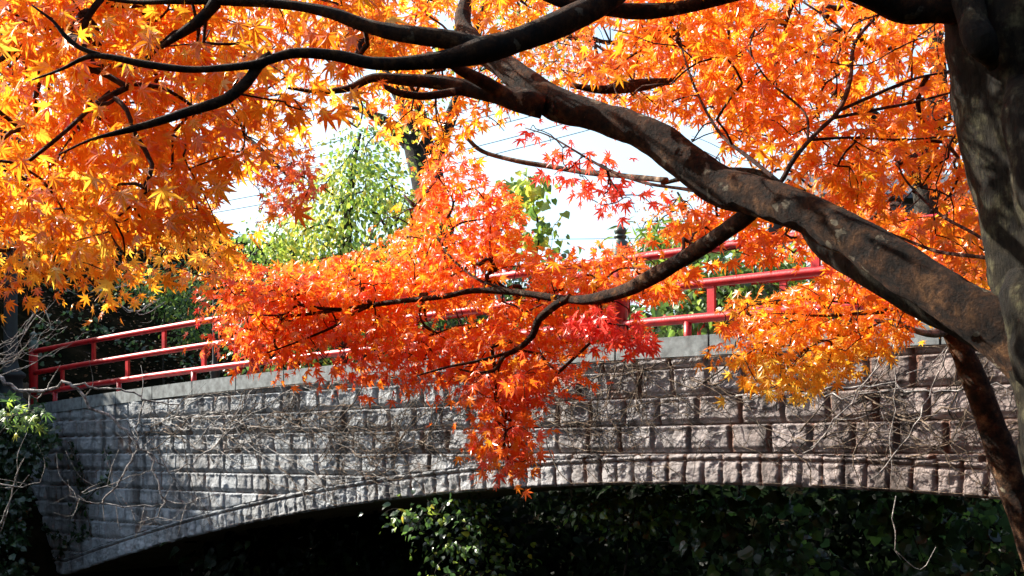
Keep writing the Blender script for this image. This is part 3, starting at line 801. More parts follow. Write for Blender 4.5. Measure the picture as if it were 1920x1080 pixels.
grow(maple, [(420, 540), (640, 480), (760, 520), (640, 620), (470, 620)], 70, (5.2, 5.8), src_c, rnd_tint(0.38, 0.14), 0.043, 12, 0.10, keep=0.4)

def upleft_tint(x, y, n):
    t = 0.57 + 0.10 * rng.standard_normal(n) + 0.12 * sstep(y, 380, 520)
    return t + 0.25 * (rng.random(n) < 0.12)
LEFT = [(-160, -170), (620, -170), (690, -40), (720, 60), (715, 190), (660, 215), (600, 240), (570, 215), (545, 290), (430, 320), (410, 395), (425, 440), (320, 430), (210, 500), (100, 450), (-160, 470)]
src_l = np.vstack([l2[-90::4], l2c[::3], l2b[::4]])
grow(maple, LEFT, 340, lambda x, y: 2.85 + 0.85 * rng.random() ** 0.8 + (0.2 if y < 60 else 0), src_l, upleft_tint, 0.048, 11, 0.095, keep=0.22, face=0.7, up=0.5, droop=0.7)
grow(maple, [(600, -60), (1060, -60), (1090, 10), (960, 60), (975, 190), (945, 262), (880, 272), (835, 335), (770, 290), (700, 245), (640, 235), (640, 120)], 140, (4.25, 4.9), np.vstack([b1[::3], main[-40::4]]), rnd_tint(0.66, 0.12), 0.043, 9, 0.11, keep=0.12)
RIGHT = [(1120, 60), (1180, -60), (1800, -60), (1822, 200), (1850, 350), (1880, 500), (1830, 540), (1740, 470), (1600, 390), (1490, 345), (1420, 325), (1350, 300), (1270, 260), (1180, 200), (1120, 160)]
src_r = np.vstack([tw[::3], tw2[::3], tw3[::3], tw4[::3], tw5[::3], tw6[::3], tw7[::3], tw8[::3], tw9[::3]])
grow(maple, RIGHT, 340, (3.75, 5.1), src_r, rnd_tint(0.53, 0.10), 0.046, 10, 0.10, keep=0.05, face=0.7, up=0.5)
grow(maple, [(1300, 400), (1380, 400), (1500, 415), (1560, 490), (1530, 500), (1420, 490), (1370, 470), (1290, 520), (1230, 530), (1250, 490)], 60, (4.25, 4.9), np.vstack([low[:60:4], back[-40::4]]), rnd_tint(0.47, 0.10), 0.043, 9, 0.09, keep=0.1)
grow(maple, [(980, 235), (1040, 235), (1120, 290), (1240, 340), (1250, 400), (1150, 400), (1080, 370), (1000, 320), (1040, 290)], 34, (4.6, 5.0), redtw[::3], rnd_tint(0.14, 0.07), 0.042, 4, 0.06, gaps=False, keep=0.3)
grow(maple, [(1540, 430), (1700, 520), (1860, 560), (1880, 600), (1700, 560), (1560, 500)], 40, (4.4, 5.6), tw7[::3], rnd_tint(0.42, 0.12), 0.043, 9, 0.12, keep=0.05)
grow(maple, [(1560, 385), (1700, 380), (1880, 400), (1885, 560), (1740, 560), (1620, 500)], 130, (6.0, 8.6), np.vstack([tw7[::3], tw8[::3]]), rnd_tint(0.46, 0.14), 0.046, 13, 0.15, keep=0.05)
# the crown goes on above the picture
grow(maple, [(1250, -750), (1600, -900), (2400, -600), (2300, -120), (1850, -110), (1500, -150), (1330, -160)], 130, (2.6, 5.5), np.vstack([l2[20:120:4], trunk[:30:3]]), rnd_tint(0.5, 0.1), 0.045, 10, 0.16)

grow(maple, [(850, -560), (1350, -560), (1500, -130), (1200, -130), (900, -200)], 100, (3.3, 4.1), l2[20:80:4], rnd_tint(0.5, 0.1), 0.045, 14, 0.12)  # unseen spray added above the frame to shade the upper trunk
grow(maple, [(1350, -260), (1750, -260), (1750, -70), (1400, -70)], 60, (3.2, 3.9), l2[20:80:4], rnd_tint(0.5, 0.1), 0.045, 13, 0.10)  # second unseen spray, added to keep sun off the trunk

# ------------------------------------------------------------------ slim leaning maple in front of the bridge
slim = thing('maple_tree', 'slim curved maple stem before the wall at right, carrying a yellow-orange spray', 'tree')
st = limb(slim, [(1990, 1400, 76.0, 5.0), (1965, 1120, 67.2, 5.0), (1935, 1000, 62.4, 5.0), (1893, 890, 57.6, 5.0), (1853, 780, 49.6, 5.0), (1822, 700, 44.8, 5.0), (1798, 648, 36.8, 5.0), (1775, 618, 24.0, 5.0), (1755, 608, 14.4, 5.0)], SLIMBARK, 22, 0.03, 0.08, 9, 'trunk')
sb1 = limb(slim, [(1775, 620, 22, 5.0), (1745, 626, 14, 4.95), (1710, 618, 10, 4.9), (1680, 602, 7, 4.9), (1640, 600, 4, 4.9)], DRY, 8)
sb2 = limb(slim, [(1780, 622, 14, 5.02), (1735, 590, 9, 5.0), (1690, 584, 8, 5.0), (1640, 586, 8, 5.0), (1580, 590, 7, 4.95), (1530, 592, 5, 4.9), (1470, 588, 3, 4.9), (1400, 590, 2, 4.9)], TWIG, 8)
sb3 = limb(slim, [(1670, 584, 5, 5.0), (1650, 575, 5, 5.0), (1560, 565, 4, 5.0), (1480, 560, 3, 5.0), (1400, 575, 2, 5.0)], TWIG, 6)
sb4 = limb(slim, [(1665, 590, 5, 5.0), (1640, 610, 4, 4.9), (1590, 628, 3, 4.9), (1520, 650, 3, 4.9), (1470, 700, 2, 4.9)], TWIG, 6)
src_s = np.vstack([sb1[::3], sb2[::3], sb3[::3], sb4[::3]])
def yel_tint(x, y, n):
    return 0.60 + 0.10 * rng.standard_normal(n) + 0.28 * sstep(y, 590, 700) - 0.22 * ((x < 1420) & (y > 610) & (y < 700)) * rng.random(n)
grow(slim, [(1340, 570), (1410, 530), (1500, 520), (1620, 540), (1740, 575), (1765, 600), (1700, 632), (1640, 640), (1560, 675), (1555, 725), (1480, 742), (1405, 725), (1410, 690), (1370, 650), (1345, 600)], 150, (4.6, 5.3), src_s, yel_tint, 0.043, 10, 0.085, keep=0.15)

# ------------------------------------------------------------------ neighbouring maple, trunk outside the left edge
lm = thing('maple_tree', 'maple reaching in from the left edge, bright yellow-orange lower sprays above the railing', 'tree')
lt = limb(lm, [(-700, 1700, 260, 6.0), (-640, 1300, 230, 6.0), (-600, 900, 210, 6.0), (-560, 500, 190, 6.0), (-520, 200, 160, 6.0), (-480, -200, 120, 6.0)], TRUNKBARK, 24, 0.08, 0.08, 5, 'trunk', False)
lb1 = limb(lm, [(-560, 420, 60, 6.0), (-300, 330, 34, 5.6), (-100, 262, 18, 5.3), (0, 248, 12, 5.2), (60, 280, 9, 5.1), (120, 290, 7, 5.1), (180, 320, 5, 5.1)], BARK, 10, 0.05)
lb2 = limb(lm, [(60, 280, 6, 5.1), (85, 380, 6, 5.1), (105, 440, 5, 5.1), (100, 500, 3, 5.1)], BARK, 6)
lb3 = limb(lm, [(-100, 262, 14, 5.3), (100, 360, 9, 5.4), (250, 420, 8, 5.5), (330, 420, 6, 5.5), (380, 470, 4, 5.5)], BARK, 6)
lb4 = limb(lm, [(-500, 50, 60, 6.0), (-200, 60, 36, 7.5), (100, 120, 22, 8.6), (300, 180, 16, 8.8), (450, 250, 10, 8.6), (540, 330, 5, 8.2)], BARK, 10, 0.05)
lb5 = limb(lm, [(-300, 330, 20, 5.6), (-60, 400, 12, 5.4), (0, 470, 8, 5.3), (60, 440, 5, 5.3), (120, 420, 4, 5.3)], BARK, 6)
src_m = np.vstack([lb1[::4], lb2[::3], lb3[::3], lb5[::3]])
def low_left_tint(x, y, n):
    return 0.70 + 0.10 * rng.standard_normal(n) + 0.18 * np.exp(-(((x - 320) / 110) ** 2 + ((y - 460) / 60) ** 2)) - 0.22 * ((y > 520) & (x < 170)) * rng.random(n)
grow(lm, [(-140, 300), (200, 330), (400, 400), (465, 480), (445, 520), (385, 530), (340, 515), (300, 548), (255, 520), (195, 575), (165, 530), (110, 520), (60, 545), (10, 570), (-140, 560)], 190, (4.9, 5.8), src_m, low_left_tint, 0.045, 10, 0.10, keep=0.3)
grow(lm, [(-140, -100), (600, -100), (640, 180), (560, 250), (520, 300), (420, 330), (400, 420), (200, 430), (-140, 420)], 420, (7.8, 10.5), lb4[::3], rnd_tint(0.60, 0.15), 0.050, 17, 0.20, keep=0.3)
grow(lm, [(440, 300), (560, 250), (600, 330), (600, 370), (545, 410), (500, 400), (475, 350)], 44, (7.6, 8.6), lb4[::3], rnd_tint(0.34, 0.12), 0.050, 11, 0.13, keep=0.3)

# ------------------------------------------------------------------ trees and shrubs beyond the bridge
bm = thing('maple_tree', 'background maple with dark forked trunk, seen through leaves beside the grey house', 'tree')
bt = limb(bm, [(1790, 900, 62, 15.5), (1765, 600, 58, 15.5), (1748, 470, 54, 15.5), (1740, 380, 52, 15.5), (1735, 300, 44, 15.5), (1760, 150, 30, 15.5), (1740, -50, 20, 15.5)], DARKBARK, 14, 0.1, 0.08, 4, 'trunk', False)
bb1 = limb(bm, [(1738, 360, 30, 15.5), (1640, 220, 22, 15.2), (1480, 130, 16, 15), (1320, 90, 12, 14.5), (1150, 80, 8, 14), (1000, 60, 5, 14)], DARKBARK, 8, 0.15, keepout=False)
bb2 = limb(bm, [(1740, 420, 26, 15.5), (1650, 400, 18, 14.8), (1560, 380, 12, 14.2), (1450, 380, 7, 14)], DARKBARK, 8, 0.15, keepout=False)
bb3 = limb(bm, [(1738, 330, 26, 15.5), (1800, 250, 18, 15), (1880, 200, 12, 14.5), (1960, 180, 8, 14)], DARKBARK, 8, 0.15, keepout=False)
src_b = np.vstack([bb1[::3], bb2[::3], bb3[::3], bt[::3]])
grow(bm, [(860, -60), (1100, -60), (1900, -60), (1900, 500), (1820, 560), (1660, 470), (1500, 370), (1380, 320), (1330, 330), (1240, 200), (1100, 180), (960, 110), (870, 40)], 330, (12.5, 16.5), src_b, rnd_tint(0.60, 0.15), 0.055, 24, 0.30, tpl=T_MAPLE_S, twig_r=0.004, maxr=0.05)
grow(bm, [(900, 40), (1120, 60), (1220, 190), (1200, 240), (1080, 150), (980, 110)], 40, (12.5, 14), bb1[::3], rnd_tint(0.42, 0.18), 0.055, 26, 0.25, tpl=T_MAPLE_S, twig_r=0.004, maxr=0.05)
grow(bm, [(1560, 400), (1880, 420), (1890, 580), (1780, 600), (1560, 560), (1540, 480)], 110, (12, 14.5), np.vstack([bb2[::3], bt[:20:3]]), rnd_tint(0.45, 0.16), 0.055, 24, 0.25, tpl=T_MAPLE_S, twig_r=0.004, maxr=0.05)

mid = thing('maple_tree', 'smaller sparse orange maple far behind the post finial, half bare', 'tree')
mt = limb(mid, [(1310, 800, 24, 22), (1305, 560, 20, 22), (1300, 470, 14, 22), (1290, 400, 8, 22), (1270, 360, 4, 22)], DARKBARK, 8, 0.2, name='trunk', keepout=False)
grow(mid, [(1190, 410), (1240, 380), (1320, 370), (1380, 420), (1370, 450), (1280, 445), (1200, 440)], 60, (20, 23), mt[::3], rnd_tint(0.6, 0.12), 0.05, 8, 0.3, tpl=T_MAPLE_S, twig_r=0.005, maxr=0.04, gaps=False)

gt = thing('green_tree', 'yellow-green leafy tree beyond the bridge, left of the dark trunk', 'tree')
gtr = limb(gt, [(640, 900, 34, 19), (640, 600, 28, 19), (650, 450, 20, 19), (660, 330, 12, 19), (675, 250, 6, 19)], DARKBARK, 10, 0.2, name='trunk', keepout=False)
def green_tint(x, y, n): return 0.78 + 0.14 * rng.standard_normal(n) + 0.08 * np.sin(x / 40.0) - 0.12 * sstep(y, 400, 520)
grow(gt, [(450, 515), (470, 440), (540, 405), (590, 340), (625, 300), (650, 250), (700, 235), (730, 290), (790, 370), (830, 420), (800, 520), (560, 530)], 200, (17.5, 20.5), gtr[::2], green_tint, 0.095, 30, 0.32, tpl=T_OVATE, mat=GREEN, twigmat=DARKBARK, twig_r=0.005, maxr=0.05, gaps=False, droop=0.9, face=0.6)

dk = thing('old_tree', 'dark thick forked trunk rising behind the bridge among yellow leaves', 'tree')
dtr = limb(dk, [(850, 1000, 90, 24), (835, 600, 78, 24), (815, 420, 66, 24), (800, 330, 62, 24), (785, 270, 58, 24), (770, 200, 46, 24), (730, 120, 36, 24), (700, 20, 26, 24), (690, -80, 18, 24)], DARKBARK, 16, 0.2, 0.08, 2, 'trunk', False)
limb(dk, [(800, 300, 40, 24), (765, 262, 34, 24), (735, 238, 26, 24), (690, 212, 14, 24), (650, 200, 6, 24)], DARKBARK, 10, 0.2, keepout=False)
limb(dk, [(805, 340, 34, 24), (830, 260, 26, 24), (870, 150, 22, 24), (900, 40, 18, 24), (930, -60, 12, 24)], DARKBARK, 10, 0.2, keepout=False)
grow(dk, [(600, 150), (680, 190), (760, 100), (900, 20), (1000, -60), (1150, 30), (1130, 130), (1050, 160), (900, 200), (800, 210), (700, 230)], 90, (22.5, 26), dtr[::3], rnd_tint(0.66, 0.12), 0.10, 16, 0.45, tpl=T_OVATE, mat=GREEN, twigmat=DARKBARK, twig_r=0.006, maxr=0.06)

sp = thing('sapling', 'slender sapling with a few large yellow-green leaves against white sky', 'sapling')
spt = limb(sp, [(1010, 900, 8, 16), (1005, 640, 7, 16), (1000, 520, 6, 16), (1010, 430, 5, 16), (990, 350, 3, 16)], DARKBARK, 6, 0.2, name='stem', keepout=False)
grow(sp, [(940, 345), (1000, 325), (1025, 360), (990, 390), (1010, 420), (1070, 390), (1090, 405), (1040, 440), (1060, 470), (970, 480), (955, 420)], 46, (15.5, 16.5), spt[::2], rnd_tint(0.74, 0.15), 0.12, 5, 0.16, tpl=T_HEART, mat=GREEN, twigmat=DARKBARK, twig_r=0.003, gaps=False, droop=1.0)

def bush(name, label, cat, poly, ncl, zr, tint, leaf, per, spread, tpl=T_OVATE, mat=None, base=None, group=None, **kw):
    t = thing(name, label, cat, group)
    poly = np.asarray(poly, float)
    x, yb = poly[:, 0].mean(), poly[:, 1].max()
    zc = (zr[0] + zr[1]) / 2
    p0 = W(x, yb, zc)
    g = float(ground_h(np.array(p0[0]), np.array(p0[1])))
    top = W(x, poly[:, 1].mean(), zc)
    bt_ = np.array([p0[0], p0[1], min(g, top[2] - 0.3)]) if base is None else base
    b = Buf(); R = catmull([bt_, (bt_ + top) / 2 + rng.standard_normal(3) * 0.1, top], 0.15)
    tube(b, R, np.linspace(0.03, 0.012, len(R)), 6); b.build('stem', DARKBARK, t, True)
    kw.setdefault('gaps', False)
    grow(t, poly, ncl, zr, R, tint, leaf, per, spread, tpl=tpl, mat=mat or GREEN, twigmat=kw.pop('twigmat', DARKBARK), twig_r=0.003, maxr=0.02, keep=1.0, name='foliage', **kw)
    return t

G1 = 'evergreen shrubs behind the bridge railing'
bush('shrub', 'bright green fern-like shrub behind the railing, right of the finial', 'shrub', [(1195, 445), (1270, 420), (1310, 450), (1300, 490), (1210, 490)], 50, (15, 16.5), rnd_tint(0.62, 0.08), 0.20, 14, 0.22, T_BLADE, group=G1)
bush('shrub', 'dense green shrub seen between the top and middle red rails under the big limb', 'shrub', [(1290, 470), (1390, 455), (1480, 480), (1560, 500), (1560, 620), (1200, 640), (1190, 560)], 150, (14.2, 16.5), rnd_tint(0.50, 0.12), 0.13, 16, 0.22, group=G1)
bush('shrub', 'dark bushy shrub behind the middle of the railing, mostly hidden by red leaves', 'shrub', [(780, 560), (960, 500), (1160, 480), (1190, 640), (1000, 660), (760, 680)], 120, (17.5, 20), rnd_tint(0.42, 0.13), 0.12, 18, 0.3, group=G1)
bush('shrub', 'shrub catching sun between the rails under the green tree', 'shrub', [(440, 560), (560, 540), (760, 540), (760, 690), (560, 700), (450, 690)], 120, (19.5, 22), rnd_tint(0.52, 0.16), 0.11, 18, 0.3, group=G1)
bush('shrub', 'small-leaved sunlit bush on the slope, above the left railing near the thin lamp pole', 'shrub', [(210, 500), (270, 505), (400, 520), (410, 640), (340, 640), (310, 570), (230, 545)], 110, (24, 26.5), rnd_tint(0.50, 0.16), 0.09, 22, 0.25, group=G1)

G2 = 'undergrowth beyond the arch'
bush('undergrowth_bush', 'sunlit glossy bush hanging under the arch, left of centre', 'bush', [(715, 950), (800, 930), (900, 930), (930, 970), (985, 1050), (960, 1075), (900, 1120), (800, 1100), (770, 1020)], 62, (14.0, 15.6), rnd_tint(0.40, 0.24), 0.090, 11, 0.15, group=G2)
bush('undergrowth_bush', 'dark small-leaved bush just under the crown of the arch', 'bush', [(1040, 925), (1200, 915), (1330, 918), (1270, 980), (1180, 1000), (1090, 985)], 70, (13.2, 15), rnd_tint(0.40, 0.14), 0.10, 9, 0.16, group=G2)
bush('undergrowth_bush', 'dim heart-leaved climber hanging under the arch, right of centre', 'bush', [(1300, 930), (1420, 918), (1540, 925), (1560, 1050), (1460, 1090), (1330, 1080), (1280, 1010)], 60, (13, 14.8), rnd_tint(0.24, 0.16), 0.13, 6, 0.17, T_HEART, group=G2, droop=1.1)
bush('undergrowth_bush', 'large-leaved trailing plant at the right end under the arch, beside the slim stem', 'bush', [(1600, 925), (1760, 925), (1900, 945), (1910, 1060), (1780, 1090), (1680, 1040), (1630, 990)], 60, (12, 14), rnd_tint(0.24, 0.18), 0.12, 6, 0.17, T_HEART, group=G2, droop=1.1)
bush('undergrowth_bush', 'mass of leaves low in the ravine at the bottom right, shade painted into the leaf colour', 'bush', [(1100, 1000), (1300, 1010), (1500, 1040), (1900, 1040), (1960, 1200), (1100, 1200)], 120, (14, 17), rnd_tint(0.6, 0.2), 0.12, 14, 0.25, T_HEART, mat=SHADELEAF, group=G2)

bush('undergrowth_bush', 'thicket filling the far side of the ravine under the arch, shade painted into its leaf colour', 'bush', [(380, 1000), (700, 925), (1300, 900), (1960, 920), (1960, 1150), (380, 1150)], 430, (18, 21), rnd_tint(0.35, 0.22), 0.24, 22, 0.4, mat=SHADELEAF, group=G2)

# ivy on the left abutment and bank
bush('ivy', 'dark ivy smothering the left end of the bridge wall', 'ivy', [(-60, 745), (50, 740), (92, 770), (96, 820), (55, 880), (42, 960), (36, 1120), (-60, 1120)], 170, (19.2, 20.6), rnd_tint(0.16, 0.10), 0.10, 18, 0.13, T_HEART, base=W(0, 1150, 20.4))
bush('young_plant', 'small plant with yellow-green pointed leaves at the left edge, over the ivy', 'plant', [(-20, 750), (40, 740), (85, 750), (90, 795), (30, 800), (-20, 785)], 8, (11, 11.6), rnd_tint(0.50, 0.22), 0.095, 6, 0.11, T_MAPLE_S, base=W(-120, 900, 11.3), droop=0.7)

# ivy runners climbing the shaded wall at the left
ivy = thing('ivy', 'thin ivy runners with small dark leaves climbing the pale blocks at lower left', 'ivy')
tb, lb = Buf(), Buf()
for pts in ([(95, 1060), (140, 1010), (150, 950), (165, 900), (150, 860), (135, 830)], [(150, 960), (185, 920), (215, 890), (210, 850)], [(140, 1020), (105, 1000), (85, 980)], [(150, 900), (175, 990), (150, 1010)]):
    q = np.array([np.append(pix_on_bridge(*p), 0) for p in pts]); c = catmull(np.array([B(a, -0.07, h) for a, h, _ in q]), 0.06)
    tube(tb, c, 0.008, 5)
    k = rng.integers(0, len(c), 55)
    P = c[k] + rng.standard_normal((55, 3)) * np.array([0.07, 0.03, 0.07])
    add_leaves(lb, P, rng.standard_normal((55, 3)) + np.array([0, 0, -0.8]), np.array([NX, NY, 0.3]) + 0.4 * rng.standard_normal((55, 3)), 0.07 + 0.03 * rng.random(55), np.clip(0.2 + 0.1 * rng.standard_normal(55), 0, 1), T_HEART)
tb.build('stem', VINE, ivy, True); lb.build('foliage', GREEN, ivy)

# evergreens added on the left bank, outside the picture, to shade the ravine and the left of the wall
def evergreen(x, y, h, r, label):
    t = thing('shade_evergreen', label, 'tree', 'evergreens added on the left bank for shade')
    g = float(ground_h(np.array(x), np.array(y)))
    b = Buf(); pts = catmull([(x, y, g - 0.2), (x + 0.1, y, g + h * 0.5), (x, y, g + h)], 0.3)
    tube(b, pts, np.linspace(0.28, 0.03, len(pts)), 10, 0.08, 3); b.build('trunk', DARKBARK, t, True)
    n = 150; lb, tb = Buf(), Buf()
    for i in range(n):
        f = 0.12 + 0.88 * rng.random(); a = rng.random() * 6.283
        R = r * (1.05 - f) ** 0.6 * (0.35 + 0.65 * rng.random())
        c = np.array([x + R * math.cos(a), y + R * math.sin(a), g + h * f - 0.15 * R])
        tube(tb, [(x, y, g + h * f), c], [0.03, 0.008], 4)
        k = 60
        P = c + rng.standard_normal((k, 3)) * np.array([0.5, 0.5, 0.28])
        add_leaves(lb, P, rng.standard_normal((k, 3)) + [0, 0, -0.4], rng.standard_normal((k, 3)) * 0.6 + [0, 0, 1], 0.14 + 0.08 * rng.random(k), np.clip(0.25 + 0.1 * rng.standard_normal(k), 0, 1), T_OVATE)
    tb.build('branch', DARKBARK, t); lb.build('crown', GREEN, t)
evergreen(-12.8, 21.0, 3.5, 2.2, 'evergreen added for shade on the left bank beyond the left edge, nearest the bridge end')
evergreen(-14.5, 23.5, 4.5, 2.6, 'evergreen added for shade on the left bank, standing farther up the hill')
evergreen(-15.8, 19.5, 6.0, 2.8, 'evergreen added for shade on the left bank, standing well left of the bridge end')
evergreen(-17.5, 26.5, 6.0, 2.8, 'evergreen added for shade on the left bank, high up the hill')
evergreen(-18.5, 22.5, 6.0, 3.0, 'evergreen added for shade on the left bank, behind the one left of the bridge end')
evergreen(-19.0, 35.0, 10.0, 3.0, 'evergreen added for shade on the far hill, the middle one of three')
evergreen(-20.0, 31.0, 10.0, 3.0, 'evergreen added for shade on the far hill, the nearest one of three')
evergreen(-19.5, 39.0, 10.0, 3.0, 'evergreen added for shade on the far hill, the farthest one of three')

# leaf litter and low ground cover on the hillside
def litter():
    n = 9000
    s = -19 - 16 * rng.random(n); d = 1.0 + 12 * rng.random(n)
    P = B(s, d, 0.0); P[:, 2] = ground_h(P[:, 0], P[:, 1]) + 0.02
    b = Buf()
    add_leaves(b, P, rng.standard_normal((n, 3)) * [1, 1, 0.2], rng.standard_normal((n, 3)) * 0.5 + [0, -0.3, 1], 0.05 + 0.05 * rng.random(n), np.clip(0.45 + 0.28 * rng.standard_normal(n), 0, 1), T_OVATE)
    o = b.build('leaf_litter', DEADLEAF); structure(o, 'stuff'); o['label'] = 'brown fallen leaves on the hillside'
    n = 9000
    s = -19 - 16 * rng.random(n); d = 1.0 + 12 * rng.random(n)
    P = B(s, d, 0.0)
    keep = fbm(P, 0.7, 3, 8) > 0.05
    P = P[keep]; n = len(P); P[:, 2] = ground_h(P[:, 0], P[:, 1]) + 0.02 + 0.25 * rng.random(n)
    b = Buf()
    add_leaves(b, P, rng.standard_normal((n, 3)) + [0, 0, -0.3], rng.standard_normal((n, 3)) * 0.5 + [0, -0.5, 0.8], 0.07 + 0.05 * rng.random(n), np.clip(0.28 + 0.13 * rng.standard_normal(n), 0, 1), T_HEART)
    o = b.build('ground_cover', GREEN); structure(o, 'stuff'); o['label'] = 'low dark green ground cover on the hillside'
litter()

# ------------------------------------------------------------------ dry vines over the stone
def wall_vine(label, starts, n, length, drift, amp, r=(0.004, 0.010), mat=None, group='dry vines on the bridge wall', off=0.085):
    t = thing('dry_vine', label, 'vine', group)
    b = Buf()
    for k in range(n):
        x, y = starts[int(rng.integers(len(starts)))]
        s, h = pix_on_bridge(x + rng.normal() * 25, y + rng.normal() * 10)
        ang = drift + rng.normal() * 0.25
        pts = []
        L = length * (0.5 + rng.random())
        m = int(L / 0.10)
        for i in range(m):
            ang += rng.normal() * amp; ang += (drift - ang) * 0.12
            s += 0.10 * math.cos(ang); h += 0.10 * math.sin(ang)
            h2 = min(max(h, float(arch_lo(s)) + 0.03), float(cap_top(s)) - CAP_H - 0.02); h = h2
            pts.append(B(s, -off - 0.03 * rng.random(), h))
            if rng.random() < 0.13 and i < m - 3:
                a2 = ang + rng.choice([-1, 1]) * (0.6 + 0.6 * rng.random()); s3, h3 = s, h; q = [pts[-1]]
                for j in range(int(rng.integers(3, 10))):
                    a2 += rng.normal() * 0.35; s3 += 0.08 * math.cos(a2); h3 += 0.08 * math.sin(a2)
                    h3 = min(max(h3, float(arch_lo(s3)) + 0.03), float(cap_top(s3)) - CAP_H - 0.02)
                    q.append(B(s3, -off - 0.03 * rng.random(), h3))
                tube(b, q, np.linspace(0.004, 0.002, len(q)), 4)
        if len(pts) > 2:
            tube(b, pts, np.linspace(r[0] + (r[1] - r[0]) * rng.random(), 0.0018, len(pts)), 5)
    b.build('stem', mat or VINE, t, True)
wall_vine('tangle of dry vines along the wall between the red spray and the left bare branch', [(560, 790), (420, 800), (300, 815), (500, 780), (640, 800)], 38, 3.2, 0.03, 0.3)
wall_vine('grey dry vine sagging in a long arc across the upper left courses', [(300, 790), (250, 800), (420, 830)], 16, 4.5, 0.05, 0.18, mat=DRY)
wall_vine('dry vines fanning over the wall right of the hanging red leaf tip', [(1010, 760), (1040, 740), (1100, 720), (1000, 800)], 22, 2.6, 0.05, 0.3)
wall_vine('dry vines netted over the right-hand courses under the yellow spray', [(1300, 720), (1450, 740), (1600, 760), (1250, 700), (1700, 780)], 20, 2.2, 0.0, 0.35)
wall_vine('reddish vine strands hanging straight down the wall below the coping end', [(1200, 670), (1210, 680), (1190, 670), (1100, 690)], 14, 1.1, -1.5, 0.25)
wall_vine('dry creeper stems over the lower courses at the far right', [(1700, 850), (1800, 800), (1500, 830), (1600, 720)], 20, 1.6, -0.1, 0.4)
wall_vine('fine dry stems over the courses left of centre above the arch', [(700, 850), (560, 870), (800, 820), (640, 880)], 20, 2.0, 0.1, 0.35)

DARKV = 'dark rootlets clinging to the stone faces'
wall_vine('black fine rootlets mapped over the blocks right of the hanging red tip', [(1020, 800), (1150, 780), (1250, 760), (1100, 850)], 34, 0.9, 0.0, 0.6, (0.0025, 0.005), DARKBARK, DARKV, 0.05)
wall_vine('black fine rootlets mapped over the blocks below the yellow-orange spray', [(1380, 780), (1500, 800), (1620, 770), (1750, 760), (1450, 850)], 34, 0.8, 0.2, 0.6, (0.0025, 0.005), DARKBARK, DARKV, 0.05)
wall_vine('black fine rootlets mapped over the blocks left of the hanging red tip', [(560, 780), (700, 800), (820, 780), (640, 850), (780, 840)], 44, 1.1, 0.1, 0.5, (0.003, 0.006), DARKBARK, DARKV, 0.05)
wall_vine('black fine rootlets mapped over the upper blocks of the shaded left half', [(250, 800), (350, 820), (450, 780), (420, 850)], 26, 1.3, 0.1, 0.5, (0.003, 0.006), DARKBARK, DARKV, 0.05)

def stems(name, label, cat, paths, mat, thin=0.75, side=0.0, extra=0, sides=6):
    t = thing(name, label, cat)
    b = Buf()
    for rows in paths:
        rows = np.asarray(rows, float)
        C = np.stack([(rows[:, 0] - 960) / F * rows[:, 3], rows[:, 3], (HY - rows[:, 1]) / F * rows[:, 3], rows[:, 2] / 2 / F * rows[:, 3]], -1)
        R = catmull(C, 0.10)
        R[1:-1, :3] += rng.standard_normal((len(R) - 2, 3)) * side
        R[:, 3] *= thin
        tube(b, R[:, :3], np.maximum(R[:, 3], 0.0015), sides)
        for k in range(extra):
            i = int(rng.integers(len(R) // 3, len(R)))
            d = norm(rng.standard_normal(3) * [1, 0.4, 1]); L = 0.15 + 0.35 * rng.random()
            q = catmull([R[i, :3], R[i, :3] + d * L * 0.5 + rng.standard_normal(3) * 0.05, R[i, :3] + d * L + np.array([0, 0, 0.1])], 0.08)
            tube(b, q, np.linspace(max(0.003, R[i, 3] * 0.6), 0.0015, len(q)), 4)
    b.build('branch', mat, t, True)
    return t
Zb = 13.0
stems('bare_sapling', 'bare grey forking sapling branches reaching from the left edge across the stone wall', 'sapling', [
    [(-60, 680, 15, Zb), (0, 710, 14, Zb), (30, 732, 12, Zb), (80, 733, 11, Zb), (115, 722, 10, Zb), (135, 725, 10, Zb), (155, 745, 10, Zb), (175, 765, 9, Zb), (215, 790, 9, Zb), (245, 817, 9, Zb), (260, 840, 8, Zb), (275, 848, 6, Zb)],
    [(135, 723, 7, Zb), (155, 719, 7, Zb), (200, 732, 7, Zb), (240, 730, 6, Zb), (270, 750, 6, Zb), (305, 755, 5, Zb), (345, 760, 3, Zb)],
    [(270, 752, 4, Zb), (258, 790, 4, Zb), (260, 830, 4, Zb), (254, 848, 3, Zb)],
    [(275, 848, 6, Zb), (300, 870, 5, Zb), (317, 885, 5, Zb), (340, 880, 4, Zb), (395, 840, 4, Zb), (425, 810, 3, Zb), (470, 790, 2, Zb)],
    [(250, 850, 5, Zb), (220, 910, 5, Zb), (197, 935, 5, Zb), (190, 943, 4, Zb), (235, 950, 4, Zb), (300, 945, 2, Zb)],
    [(192, 943, 4, Zb), (160, 940, 3, Zb), (130, 912, 2, Zb)],
    [(278, 850, 5, Zb), (300, 915, 5, Zb), (310, 940, 5, Zb), (350, 942, 4, Zb), (415, 925, 2, Zb)],
    [(310, 942, 4, Zb), (280, 975, 3, Zb), (260, 980, 2, Zb)],
    [(190, 905, 3, Zb), (150, 925, 3, Zb), (230, 900, 3, Zb), (290, 880, 2, Zb)]], DRY, side=0.016, extra=6, thin=0.6)
twl = []
for k in range(12):
    y0 = 640 + 80 * rng.random(); a = 0.3 + 0.75 * rng.random(); L = 90 + 120 * rng.random()
    twl.append([(-30, y0, 5, 12), (L * 0.4 * math.cos(a), y0 - L * 0.35 * math.sin(a), 3.5, 12.1), (L * math.cos(a), y0 - L * 1.0 * math.sin(a), 1.5, 12.3)])
